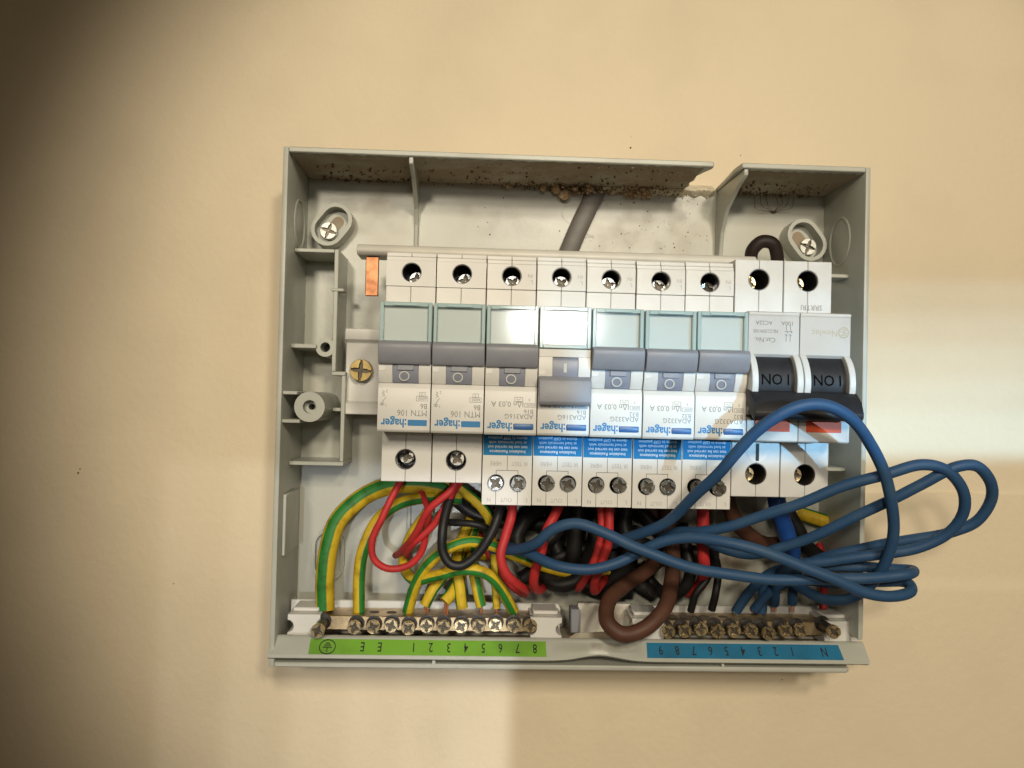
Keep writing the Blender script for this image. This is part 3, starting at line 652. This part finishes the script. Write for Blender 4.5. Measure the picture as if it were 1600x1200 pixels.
for k in (-1, 1):
    q = bmesh.new(); text_bm(q, 'I ON', k * PITCH / 2 + 4.9, -0.6, 5.2, 74, bold=0.006, sx=0.9)
    for zz in range(1, 12): bmesh.ops.bisect_plane(q, geom=q.verts[:] + q.edges[:] + q.faces[:], plane_co=W(0, 0, -0.6 - 0.35 * zz), plane_no=(0, 0, 1))
    for v in q.verts: v.co.y = -drum_h(v.co.z / S) * S
    part('embossed_text', q, M['emboss'], hd)
for k in (-1, 1):
    cx = k * PITCH / 2; part('red_flag', MB().box(cx - 6.2, cx + 5.9, 71.0, 72.5, -20.0, -15.95, 0.1), M['red'], sw)
q = bmesh.new(); H = 72.08; cx = -PITCH / 2
text_bm(q, '100A', cx + 6.8, 17.5, 2.0, H); text_bm(q, 'AC22A', cx - 0.6, 17.5, 2.0, H, sx=.95)
text_bm(q, 'NLCUSW100', cx + 1.4, 14.6, 1.75, H, sx=.86); text_bm(q, 'Cat.No.', cx + 0.6, 11.8, 2.3, H)
strokes(q, [((cx + 4.2, 16.4), (cx + 4.2, 15.0)), ((cx + 5.6, 16.4), (cx + 5.6, 15.0)), ((cx + 4.2, 15.0), (cx + 4.8, 13.4)), ((cx + 5.6, 15.0), (cx + 6.2, 13.4)), ((cx + 3.6, 14.0), (cx + 6.4, 14.0)), ((cx + 4.2, 13.2), (cx + 4.2, 10.6)), ((cx + 5.6, 13.2), (cx + 5.6, 10.6)), ((cx + 3.7, 13.1), (cx + 4.7, 12.6)), ((cx + 5.1, 13.1), (cx + 6.1, 12.6))], 0.2, H)
text_bm(q, 'SRRTRI', PITCH / 2 + 5.4, 25.2, 2.7, 55.58, sx=.95)
part('printed_text', q, M['ink'], sw)
q = bmesh.new(); text_bm(q, 'Newlec', PITCH / 2 + 4.3, 14.9, 3.1, 72.08, sx=.95, bold=.008)
lx, lz = PITCH / 2 + 6.3, 14.2
strokes(q, ring_strokes((lx, lz), 1.75, 1.75, 30), 0.5, 72.08)
strokes(q, [((lx - 1.3, lz + .3), (lx - .2, lz + .3)), ((lx - .2, lz + .3), (lx - .2, lz - .7)), ((lx + .3, lz - .3), (lx + 1.3, lz - .3)), ((lx + .3, lz + .8), (lx + .3, lz - .3)), ((lx - 1.0, lz - .9), (lx + .9, lz - .9)), ((lx - .9, lz + 1.0), (lx + 1.0, lz + 1.0))], 0.34, 72.1)
part('printed_logo', q, M['gold'], sw)
dot = part('position_sticker', MB().cyl((-PITCH / 2 + 0.6, -28.0), 3.6, 55.52, 55.66, n=36), M['wink'], sw)
part('printed_mark', MB().box(-PITCH / 2 - .1, -PITCH / 2 + 1.1, 55.68, 55.74, -31.2, -25.0), M['inkblack'], dot)

# ------------------------------------------------------------------ terminal bars
def term_bar(name, label, px0, px1, screws, holes):
    x0, _ = PX(px0, 975, 29); x1, _ = PX(px1, 980, 29); zt, zb = -95.0, -100.4
    root = empty(name, ((x0 + x1) / 2, 20, zb)); tag(root, label, 'terminal bar')
    loc = -W((x0 + x1) / 2, 20, zb)
    o = part('bar', MB().box(x0, x1, 16.5, 29, zb, zt, 0.25), M['bar'], root); o.location = loc
    for px in holes:
        x, _ = PX(px, 955, 23); o = part('wire_hole', MB().cyl((x, -23.0), 2.0, zt, zt + 0.06, 'z', n=16), M['seam'], root)
        for v in o.data.vertices: v.co.y = -0.023 + (v.co.y - 0.023)
        o.location = loc
    for i, (px, py, ht) in enumerate(screws):
        x, z = PX(px, py, ht)
        s_ = screw('terminal_screw', root, 'brass', 2.52, 0, ht - 28, loc + W(x, 28, z), (random.uniform(-.05, .05), random.uniform(-.8, .8), random.uniform(-.05, .05)), 0.46, 0.9, True)
        o = part('bore_shadow', MB().cyl((x, z + 0.4), 3.05, 29.02, 29.1, n=24), M['well'], s_); o.location = -W(x, 28, z)  # dark disc for the bore, painting the shadow round the head
        o.matrix_parent_inverse = s_.rotation_euler.to_matrix().to_4x4().inverted()
term_bar('earth_terminal_bar', 'brass earth terminal bar with twelve screws above the green strip', 497, 846,
    [(496.5, 985, 41), (554, 981, 34.5), (583, 980, 33), (611, 979, 33), (638, 982, 34), (666, 979, 33), (692.5, 980, 34), (721, 980, 33), (747.5, 979, 33), (775, 978, 33), (803, 979, 33), (829, 979, 33)],
    [585, 612, 830])
term_bar('neutral_terminal_bar', 'brass neutral terminal bar with ten screws above the blue strip', 1028, 1300,
    [(1044, 988, 35), (1069, 987, 35), (1095.5, 985, 36), (1123, 986, 36), (1148, 987, 36), (1174.5, 986, 36), (1200, 989, 38), (1228, 986, 36), (1252, 986, 35), (1306, 990, 42)],
    [1050, 1070, 1100, 1130, 1280])

# ------------------------------------------------------------------ wires
def spline(pts, per=9):
    P = [W(PX(x, y, h)[0], h, PX(x, y, h)[1]) for x, y, h in pts]
    P = [P[0] * 2 - P[1]] + P + [P[-1] * 2 - P[-2]]; out = []
    for i in range(1, len(P) - 2):
        a, b_, c, d = P[i - 1], P[i], P[i + 1], P[i + 2]
        t0 = 0; t1 = t0 + max((b_ - a).length, 1e-5) ** .5; t2 = t1 + max((c - b_).length, 1e-5) ** .5; t3 = t2 + max((d - c).length, 1e-5) ** .5
        for k in range(per):
            t = t1 + (t2 - t1) * k / per
            A1 = a * ((t1 - t) / (t1 - t0)) + b_ * ((t - t0) / (t1 - t0)); A2 = b_ * ((t2 - t) / (t2 - t1)) + c * ((t - t1) / (t2 - t1)); A3 = c * ((t3 - t) / (t3 - t2)) + d * ((t - t2) / (t3 - t2))
            B1 = A1 * ((t2 - t) / (t2 - t0)) + A2 * ((t - t0) / (t2 - t0)); B2 = A2 * ((t3 - t) / (t3 - t1)) + A3 * ((t - t1) / (t3 - t1))
            out.append(B1 * ((t2 - t) / (t2 - t1)) + B2 * ((t - t1) / (t2 - t1)))
    out.append(P[-2])
    ph = [random.uniform(0, 6.3) for _ in range(6)]; L = 0
    for i, p in enumerate(out):
        if i: L += (out[i] - out[i - 1]).length / S
        k = 0.16 * S * min(1, i / 6, (len(out) - 1 - i) / 6)
        out[i] = p + Vector((math.sin(L / 4.3 + ph[0]) + math.sin(L / 9.1 + ph[1]), math.sin(L / 5.2 + ph[2]) + math.sin(L / 11 + ph[3]), math.sin(L / 4.8 + ph[4]) + math.sin(L / 8.3 + ph[5]))) * k
    return out
def cable(name, label, mat, r, pts, group=None, phase=0.0, twist=0.0, rb=None, n=14, cat='wire'):
    c = spline(pts)
    o = part(name, MB().tube(c, r, n, rb, phase, twist), M[mat], None, 60); tag(o, label, cat, group); return o
def strands(o, px, py, h, dx=0, n=3, r=0.4, ln=2.2):
    mb = MB(); x, z = PX(px, py, h)
    for k in range(n):
        a = 2 * math.pi * k / n + .4; d = 0.55 if n > 1 else 0
        mb.wire([(x + d * math.cos(a) + dx, h + d * math.sin(a), z + 1.2), (x + d * math.cos(a) * .9, h + d * math.sin(a) * .9, z - ln)], r, 8)
    part('copper_core', mb, M['copper'], o)
GE = 'green and yellow earth wires'
o = cable('earth_wire', 'thickest green and yellow earth wire at the far left, arching behind the breakers', 'iearth', 3.65, [(508, 952, 23), (508, 905, 23), (513, 860, 22), (530, 812, 20), (565, 776, 17), (610, 760, 14), (660, 758, 12), (720, 770, 9)], GE, 0.10, 0.0)
strands(o, 508, 954, 23, n=5, r=.8)
cable('earth_wire', 'green and yellow wire arching right of the thickest earth wire', 'iearth', 2.35, [(561, 956, 23), (561, 905, 23), (568, 858, 23), (588, 815, 21), (622, 788, 18), (662, 777, 14), (720, 780, 10)], GE, 0.25)
o = cable('earth_wire', 'green and yellow wire arching from terminal 1 under the black loop', 'iearth', 2.15, [(637, 956, 23), (646, 920, 26), (668, 884, 31), (700, 858, 34), (735, 847, 34), (770, 852, 32), (805, 868, 28), (845, 884, 24), (900, 895, 20), (950, 890, 14)], GE, 0.52)
o = cable('earth_wire', 'yellow and green wire bowing across to the terminal under number 7', 'iearth', 2.2, [(668, 800, 10), (640, 845, 12), (631, 880, 16), (645, 905, 24), (685, 897, 32), (725, 889, 36), (760, 897, 36), (783, 920, 31), (802, 955, 24)], GE, 0.46)
o = cable('earth_wire', 'short yellow and green wire slanting up from the terminal under number 2', 'iearth', 2.1, [(664, 946, 24), (676, 922, 24), (695, 898, 20), (720, 865, 14), (735, 830, 9)], GE, 0.33); strands(o, 666, 948, 24, n=2, r=.4)
o = cable('earth_wire', 'earth wire with a wide open sleeve showing copper strands', 'iearth', 2.4, [(694, 940, 25), (706, 925, 23), (722, 895, 16), (740, 860, 10)], GE, 0.4); strands(o, 697, 942, 25, n=3, r=.4, ln=5)
o = cable('earth_wire', 'straight mostly yellow earth wire above the terminal under number 4', 'iearth', 2.25, [(722, 950, 24), (718, 915, 24), (714, 880, 20), (719, 850, 14), (733, 815, 9), (745, 790, 6)], GE, 0.405)
o = cable('earth_wire', 'earth wire with a broad green edge above the terminal under number 5', 'iearth', 2.1, [(752, 947, 24), (745, 915, 24), (738, 885, 20), (738, 850, 12), (745, 810, 8)], GE, 0.22); strands(o, 752, 949, 24, n=1, r=.55)
o = cable('earth_wire', 'thin yellow earth wire hanging straight above the terminal under number 6', 'iearth', 1.5, [(776, 950, 24), (774, 910, 24), (772, 870, 22), (771, 845, 16), (765, 815, 9)], GE, 0.38); strands(o, 776, 952, 24, n=1, r=.5)
cable('earth_wire', 'yellow earth wire curving out beneath the second breaker', 'iearth', 2.0, [(700, 748, 20), (722, 766, 22), (748, 787, 24), (766, 812, 22), (766, 840, 14), (755, 870, 8)], GE, 0.44)
cable('earth_wire', 'dusty yellow printed earth cable lying behind the thick blue cable', 'iearth', 2.9, [(1215, 792, 6), (1245, 802, 7), (1280, 812, 8), (1312, 822, 8), (1330, 840, 6)], GE, 0.40)
GR = 'red line wires'
cable('red_wire', 'thin red wire in a wide U below the leftmost breaker', 'ired', 1.3, [(628, 748, 42), (617, 768, 44), (597, 808, 45), (582, 845, 44), (586, 873, 43), (606, 887, 42), (636, 884, 40), (657, 866, 36), (666, 830, 28), (668, 795, 20), (655, 760, 12)], GR)
cable('red_wire', 'upper of two red wires crossing down left from the second breaker', 'ired', 1.35, [(717, 748, 42), (700, 770, 43), (672, 795, 42), (651, 830, 36), (632, 858, 24), (618, 868, 10)], GR)
cable('red_wire', 'lower of two red wires crossing down left from the second breaker', 'ired', 1.35, [(722, 748, 38), (702, 782, 37), (678, 818, 34), (650, 845, 32), (634, 866, 22), (640, 868, 10)], GR)
cable('red_wire', 'red wire dropping from the first blue-stickered breaker to a hairpin', 'ired', 1.75, [(801, 780, 38), (798, 805, 40), (790, 838, 41), (783, 866, 42), (790, 893, 41), (806, 911, 38), (822, 924, 30), (818, 927, 24), (795, 910, 18), (774, 878, 13), (752, 845, 9), (735, 815, 6)], GR)
cable('red_wire', 'red wire slanting from below the lowered toggle breaker to a blunt bend', 'ired', 1.8, [(876, 780, 38), (868, 802, 40), (853, 834, 42), (845, 866, 42), (836, 895, 40), (835, 914, 36), (842, 921, 28), (855, 905, 16), (870, 880, 10)], GR)
cable('red_wire', 'left one of the close pair of red wires in the middle', 'ired', 1.5, [(939, 782, 38), (939, 815, 39), (936, 850, 39), (926, 882, 38), (914, 905, 34), (904, 921, 26), (915, 905, 14)], GR)
cable('red_wire', 'right one of the close pair of red wires in the middle', 'ired', 1.7, [(953, 782, 40), (952, 815, 41), (949, 850, 41), (940, 880, 40), (931, 905, 36), (929, 923, 27), (945, 905, 14)], GR)
cable('red_wire', 'thick single red wire hanging left of the main switch', 'ired', 2.35, [(1098, 785, 30), (1098, 820, 30), (1099, 860, 30), (1101, 890, 27), (1093, 915, 20), (1070, 924, 13), (1052, 915, 9)], GR)
cable('red_wire', 'dark red wire end by the right end of the neutral bar', 'ired', 1.5, [(1286, 952, 23), (1286, 925, 20), (1288, 890, 14), (1280, 850, 8)], GR)
cable('red_wire', 'short red wire glimpsed deep behind the black wires', 'ired', 1.5, [(726, 790, 6), (736, 812, 8), (748, 840, 8), (762, 868, 6)], GR)
GK = 'black wires'
cable('black_wire', 'black wire in a U-shaped loop over the arched earth wire', 'iblack', 1.75, [(712, 745, 30), (700, 790, 38), (692, 830, 42), (692, 862, 42), (704, 881, 42), (722, 883, 42), (745, 866, 42), (765, 836, 42), (778, 805, 40), (785, 778, 36)], GK)
cable('black_wire', 'thin black wire running level behind the black loop', 'iblack', 1.4, [(690, 815, 20), (715, 817, 24), (745, 821, 26), (775, 832, 24)], GK)
cable('black_wire', 'black wire slanting beside the yellow wire under the second breaker', 'iblack', 1.7, [(700, 752, 16), (728, 768, 18), (750, 780, 18), (790, 790, 16)], GK)
cable('black_cable', 'black cable sloping down across the gap under the second breaker', 'iblack', 2.4, [(690, 760, 6), (715, 785, 9), (745, 805, 10), (790, 818, 10)], GK)
cable('black_cable', 'black cable coil behind the first pair of red wires', 'iblack', 3.0, [(850, 790, 14), (820, 815, 20), (806, 845, 22), (822, 868, 22), (850, 850, 20), (880, 812, 16), (890, 785, 10)], GK)
cable('black_cable', 'black cable standing upright behind the blue wire crossing', 'iblack', 3.2, [(905, 770, 14), (902, 810, 16), (897, 850, 16), (893, 890, 14)], GK)
cable('black_cable', 'black cable bent in a U below the lens-shaped blue gap', 'iblack', 3.0, [(800, 840, 8), (838, 880, 16), (866, 912, 24), (898, 908, 24), (918, 880, 20), (930, 840, 14), (928, 790, 10)], GK)
cable('black_cable', 'black cable running down right of the paired red wires', 'iblack', 3.2, [(985, 770, 10), (975, 815, 12), (985, 860, 14), (975, 890, 12), (940, 915, 10)], GK)
cable('black_cable', 'black cable slanting behind the start of the big blue loop', 'iblack', 3.1, [(975, 775, 6), (1005, 805, 8), (1035, 835, 9), (1075, 860, 10), (1120, 870, 10)], GK)
cable('black_wire', 'black wire looping behind the thick single red wire', 'iblack', 2.4, [(1066, 820, 14), (1074, 860, 20), (1080, 890, 22), (1070, 918, 20), (1048, 930, 14), (1020, 912, 6), (1000, 880, 3)], GK)
cable('black_wire', 'left of two thin black wires entering the neutral bar', 'iblack', 1.45, [(1079, 955, 24), (1086, 930, 26), (1104, 908, 26), (1115, 885, 22), (1112, 855, 14), (1095, 825, 8)], GK)
cable('black_wire', 'right of two thin black wires entering the neutral bar', 'iblack', 1.5, [(1112, 953, 24), (1118, 925, 26), (1122, 895, 24), (1116, 862, 18), (1105, 830, 10)], GK)
cable('black_cable', 'black cable slanting down behind the thick blue cable', 'iblack', 3.0, [(1225, 790, 12), (1245, 825, 13), (1262, 855, 12), (1290, 875, 8)], GK)
cable('black_cable', 'dark brown-black cable hooped above the main switch', 'ibrownblack', 2.6, [(1172, 410, 18), (1176, 392, 22), (1192, 378, 24), (1208, 380, 24), (1214, 398, 22), (1213, 420, 18)], cat='cable')
for lab, r_, pts in (  # extra black cables, added to fill the shaded gap with dark
    ('black cable added for darkness, lying level just under the blue-stickered breakers', 3.2, [(755, 790, 6), (800, 810, 8), (850, 818, 9), (905, 812, 9), (960, 798, 7)]),
    ('black cable added for darkness, crossing low behind the sagging blue wire', 3.3, [(815, 905, 6), (870, 872, 8), (930, 852, 8), (985, 846, 8), (1030, 862, 6)]),
    ('black cable added for darkness, slanting low behind the pair of red wires', 3.2, [(820, 790, 5), (858, 838, 7), (885, 890, 8), (930, 922, 8), (985, 925, 6)]),
    ('black cable added for darkness, standing behind the upper leg of the brown loop', 3.2, [(1000, 825, 5), (985, 868, 8), (992, 905, 9), (1022, 930, 8)]),
    ('black cable added for darkness, standing close behind the first red hairpin', 3.2, [(862, 778, 5), (868, 830, 5), (850, 880, 6), (838, 915, 6)]),
    ('black cable added for darkness, deepest in the gap between the red pair and the brown loop', 3.2, [(955, 780, 4), (960, 830, 4), (955, 880, 4), (965, 920, 4)])):
    cable('black_cable', lab, 'iblack', r_, pts, GK)
GB = 'brown cables'
cable('brown_cable', 'brown cable looping down in front between the two terminal bars', 'ibrown', 2.95, [(1040, 770, 12), (1046, 810, 16), (1051, 860, 22), (1049, 910, 32), (1035, 955, 42), (1006, 983, 46), (974, 990, 46), (950, 972, 44), (950, 942, 36), (975, 915, 26), (1010, 892, 16), (1030, 875, 8)], GB, cat='cable')
cable('brown_cable', 'brown cable bowing behind the bundle under the main switch', 'ibrown', 3.2, [(1135, 775, 24), (1148, 808, 22), (1165, 832, 18), (1195, 850, 12), (1225, 850, 8)], GB, cat='cable')
cable('brown_cable', 'brown cable slanting deep under the third B32 breaker', 'ibrown', 3.0, [(1005, 775, 6), (1022, 800, 7), (1040, 822, 7), (1062, 850, 6)], GB, cat='cable')
cable('blue_cable', 'thick bright blue cable dropping from the main switch', 'iblue2', 3.5, [(1212, 770, 30), (1216, 800, 30), (1228, 832, 26), (1238, 860, 20), (1232, 890, 14)], cat='cable')
GU = 'thin blue neutral wires'
cable('blue_wire', 'blue wire in the big front loop over the main switch handle', 'iblue', 1.95, [(925, 880, 14), (945, 856, 32), (970, 843, 44), (1005, 832, 52), (1045, 813, 60), (1100, 762, 74), (1150, 708, 84), (1195, 663, 90), (1240, 638, 93), (1285, 633, 94), (1325, 650, 92), (1360, 693, 86), (1386, 755, 80), (1397, 815, 74), (1388, 865, 68), (1362, 912, 60), (1330, 936, 54), (1290, 936, 47), (1255, 920, 40), (1222, 905, 32), (1195, 912, 26), (1190, 956, 23)], GU)
cable('blue_wire', 'blue wire arching from the left over the red pair to the upper hairpin tip', 'iblue', 1.95, [(770, 858, 24), (808, 858, 44), (838, 848, 52), (866, 828, 56), (900, 819, 58), (945, 832, 60), (1000, 858, 62), (1060, 881, 63), (1130, 897, 64), (1220, 905, 65), (1310, 905, 67), (1385, 901, 68), (1420, 897, 68), (1426, 891, 62), (1395, 888, 57), (1320, 886, 51), (1250, 886, 44), (1210, 893, 34), (1172, 922, 27), (1150, 955, 23)], GU)
cable('blue_wire', 'blue wire sagging under the red pair then running to the lower hairpin tip', 'iblue', 1.95, [(780, 850, 26), (828, 866, 46), (872, 884, 53), (920, 890, 55), (960, 880, 55), (1000, 862, 54), (1045, 845, 58), (1095, 840, 63), (1150, 850, 68), (1220, 872, 71), (1290, 900, 72), (1350, 924, 72), (1395, 931, 71), (1422, 924, 68), (1416, 911, 63), (1380, 909, 57), (1310, 912, 48), (1255, 906, 38), (1215, 915, 30), (1179, 952, 23)], GU)
cable('blue_wire', 'blue wire in the inner of two loops hanging out over the wall', 'iblue', 1.9, [(1010, 860, 30), (1050, 833, 38), (1095, 830, 48), (1150, 820, 56), (1220, 797, 64), (1300, 766, 72), (1380, 742, 78), (1440, 727, 80), (1477, 734, 80), (1503, 765, 78), (1504, 803, 74), (1482, 835, 70), (1440, 855, 66), (1390, 864, 62), (1310, 874, 56), (1240, 884, 47), (1216, 905, 34), (1210, 943, 23)], GU)
cable('blue_wire', 'blue wire in the outermost loop hanging furthest over the wall', 'iblue', 1.9, [(1090, 838, 36), (1130, 858, 40), (1175, 866, 44), (1225, 855, 50), (1295, 826, 60), (1375, 790, 70), (1440, 757, 76), (1495, 729, 80), (1525, 727, 80), (1545, 750, 78), (1547, 785, 74), (1528, 814, 70), (1490, 830, 66), (1430, 842, 60), (1370, 852, 54), (1300, 868, 46), (1250, 888, 34), (1240, 915, 26), (1238, 943, 23)], GU)
for px in (1210, 1238):
    o = [x for x in bpy.data.objects if x.name.startswith('blue_wire') and x.get('label', '').endswith('over the wall')][0 if px == 1210 else 1]
    strands(o, px, 947, 23, n=2, r=.35)
cable('grey_cable', 'flat grey sheathed cable slanting down from the broken knock-out', 'sheath', 3.9, [(945, 270, -2), (936, 292, 2.2), (925, 312, 2.8), (908, 350, 3), (888, 395, 3), (868, 440, 3.5)], rb=1.5, cat='cable', n=18)

# ------------------------------------------------------------------ rubble, dust, spider
def rock(name, px, py, h, r, seed, label, mat='rubble', group='rubble lying in the top of the unit'):
    q = bmesh.new(); bmesh.ops.create_icosphere(q, subdivisions=2 if r > 2 else 1, radius=r * S); R_ = random.Random(seed)
    dirs = [Vector((R_.uniform(-1, 1), R_.uniform(-1, 1), R_.uniform(-1, 1))).normalized() for _ in range(14)]
    for v in q.verts:
        d = v.co.normalized(); k = 1.0
        for n_ in dirs:
            p = d.dot(n_)
            k = min(k, 0.66 / p) if p > 0.66 else k
        v.co = v.co * k * R_.uniform(.78, 1.14); v.co.x *= 1.25; v.co.z *= 0.85
    x, z = PX(px, py + (8 if h < 6 else 3), h); o = part(name, q, M[mat], None, 8); o.location = W(x, h, z); o.rotation_euler = (R_.uniform(-1, 1), R_.uniform(-1, 1), R_.uniform(-1, 1))
    tag(o, label, 'rubble', group)
rock('plaster_lump', 868, 287, 4.5, 2.7, 1, 'largest pale tan lump just left of the grey cable')
rock('plaster_lump', 882, 296, 4.0, 2.9, 2, 'brown lump hanging lowest beside the grey cable')
rock('plaster_lump', 849, 287, 4.2, 1.9, 3, 'small tan lump left of the largest rubble lump')
rock('plaster_lump', 899, 287, 4.5, 1.9, 4, 'small brown lump touching the grey cable on its left')
rock('plaster_lump', 922, 287, 4.8, 2.3, 5, 'tan lump sitting on top of the grey cable')
rock('plaster_lump', 863, 276, 7, 1.0, 6, 'little round crumb above the largest rubble lump')
rock('plaster_lump', 792, 283, 4, 1.5, 7, 'pale crumb alone halfway between rib and rubble heap')
rock('plaster_lump', 675, 264, 20, 1.4, 8, 'round tan pebble stuck on the top wall right of the left rib')
rock('plaster_lump', 800, 262, 22, 1.4, 9, 'blackened crumb stuck in the middle of the top wall', 'soot')
rock('plaster_lump', 1010, 287, 4, 2.1, 10, 'grey tan lump in the brown heap right of the cable')
rock('plaster_lump', 988, 284, 4.5, 1.6, 11, 'brown lump at the left of the heap right of the cable')
rock('plaster_lump', 1027, 284, 4.5, 1.6, 12, 'brown lump at the right of the heap right of the cable')
rock('plaster_lump', 1186, 288, 12, 1.3, 13, 'tan crumb on the short top wall right of the cut-out')
rock('plaster_chip', 946, 284, 5, 1.9, 21, 'pale cream chip just right of the grey cable top', 'plaster')
rock('plaster_chip', 968, 286, 4.5, 1.5, 22, 'small pale chip between the two rubble heaps', 'plaster')
rock('plaster_chip', 1060, 288, 4.5, 1.8, 23, 'pale chip lying on the broken plaster edge', 'plaster')
def crumbs(n, boxes, rmin, rmax, mat, label, seed):
    R_ = random.Random(seed); mb = MB()
    q = bmesh.new()
    for _ in range(n):
        x0, x1, h0, h1, z0, z1 = R_.choice(boxes); x = R_.uniform(x0, x1); h = h0 + (h1 - h0) * R_.random() ** 2.2; z = R_.uniform(z0, z1); r = rmin + (rmax - rmin) * R_.random() ** 3
        vv = [q.verts.new(W(x + r * R_.uniform(.6, 1.2) * a, h + r * b_ * R_.uniform(.6, 1.2), z + r * R_.uniform(.6, 1.2) * c)) for a, b_, c in ((1, 0, 0), (-1, 0, 0), (0, 1, 0), (0, -1, 0), (0, 0, 1), (0, 0, -1))]
        for a, b_, c in ((0, 2, 4), (2, 1, 4), (1, 3, 4), (3, 0, 4), (2, 0, 5), (1, 2, 5), (3, 1, 5), (0, 3, 5)): q.faces.new((vv[a], vv[b_], vv[c]))
    mb._merge(q); o = part('dust', mb, M[mat], None, 20); tag(o, label, 'dust', kind='stuff'); return o
crumbs(1100, [(-62, 46, 0.5, 34, 77.4, 78.4), (-104, -66, 0.5, 26, 77.7, 78.4), (-8, 46, 0.3, 9, 75.9, 78.2), (-30, 46, 0.3, 5, 76.6, 78.2), (66, 104, 0.5, 24, 77.6, 78.4)], 0.12, 0.85, 'dust', 'brown dust and crumbs along the top wall of the unit', 5)
crumbs(420, [(-4, 14, 0.3, 9, 75.0, 78.2), (10, 34, 0.3, 7, 75.6, 78.2), (24, 34, 0.3, 7, 74.8, 78.0)], 0.25, 1.15, 'rubble', 'tan crumbs heaped around the grey cable entry', 15)
crumbs(280, [(-60, 46, 2, 38, 77.8, 78.3), (-10, 40, 0.5, 10, 76.4, 78.2)], 0.15, 0.6, 'soot', 'black grit scattered along the top wall of the unit', 6)
crumbs(170, [(-60, 46, 2, 38, 77.8, 78.3), (66, 104, 2, 34, 77.8, 78.3), (30, 60, 1, 8, 75.8, 78)], 0.12, 0.7, 'plaster', 'pale plaster grains scattered along the top wall of the unit', 8)
crumbs(190, [(-40, 60, 0.1, 0.4, 44, 74), (10, 60, 0.1, 0.4, 50, 76)], 0.08, 0.36, 'speck', 'fine brown grit stuck to the back panel', 9)
mb = MB()
for ex, ey, mx, my in ((1179, 303, 1182, 325), (1188, 303, 1190, 322), (1197, 304, 1200, 320), (1211, 303, 1216, 320), (1220, 303, 1222, 318), (1232, 306, 1228, 322), (1240, 310, 1236, 326)):
    c = spline([(1209, 331, 1.2), (mx, my, 3.5), (ex, ey, 1.5)], 8); mb.tube(c, 0.11, 5)
sp = part('dead_spider', mb, M['hair'], None); tag(sp, 'thin-legged dead spider curled on the back panel above the hooped cable', 'spider')
q = bmesh.new(); bmesh.ops.create_icosphere(q, subdivisions=2, radius=0.7 * S); x, z = PX(1209, 331, 1.2)
for v in q.verts: v.co = Vector((v.co.x * 1.6, v.co.y, v.co.z * .7)) + W(x, 1.2, z)
part('body', q, M['hair'], sp)
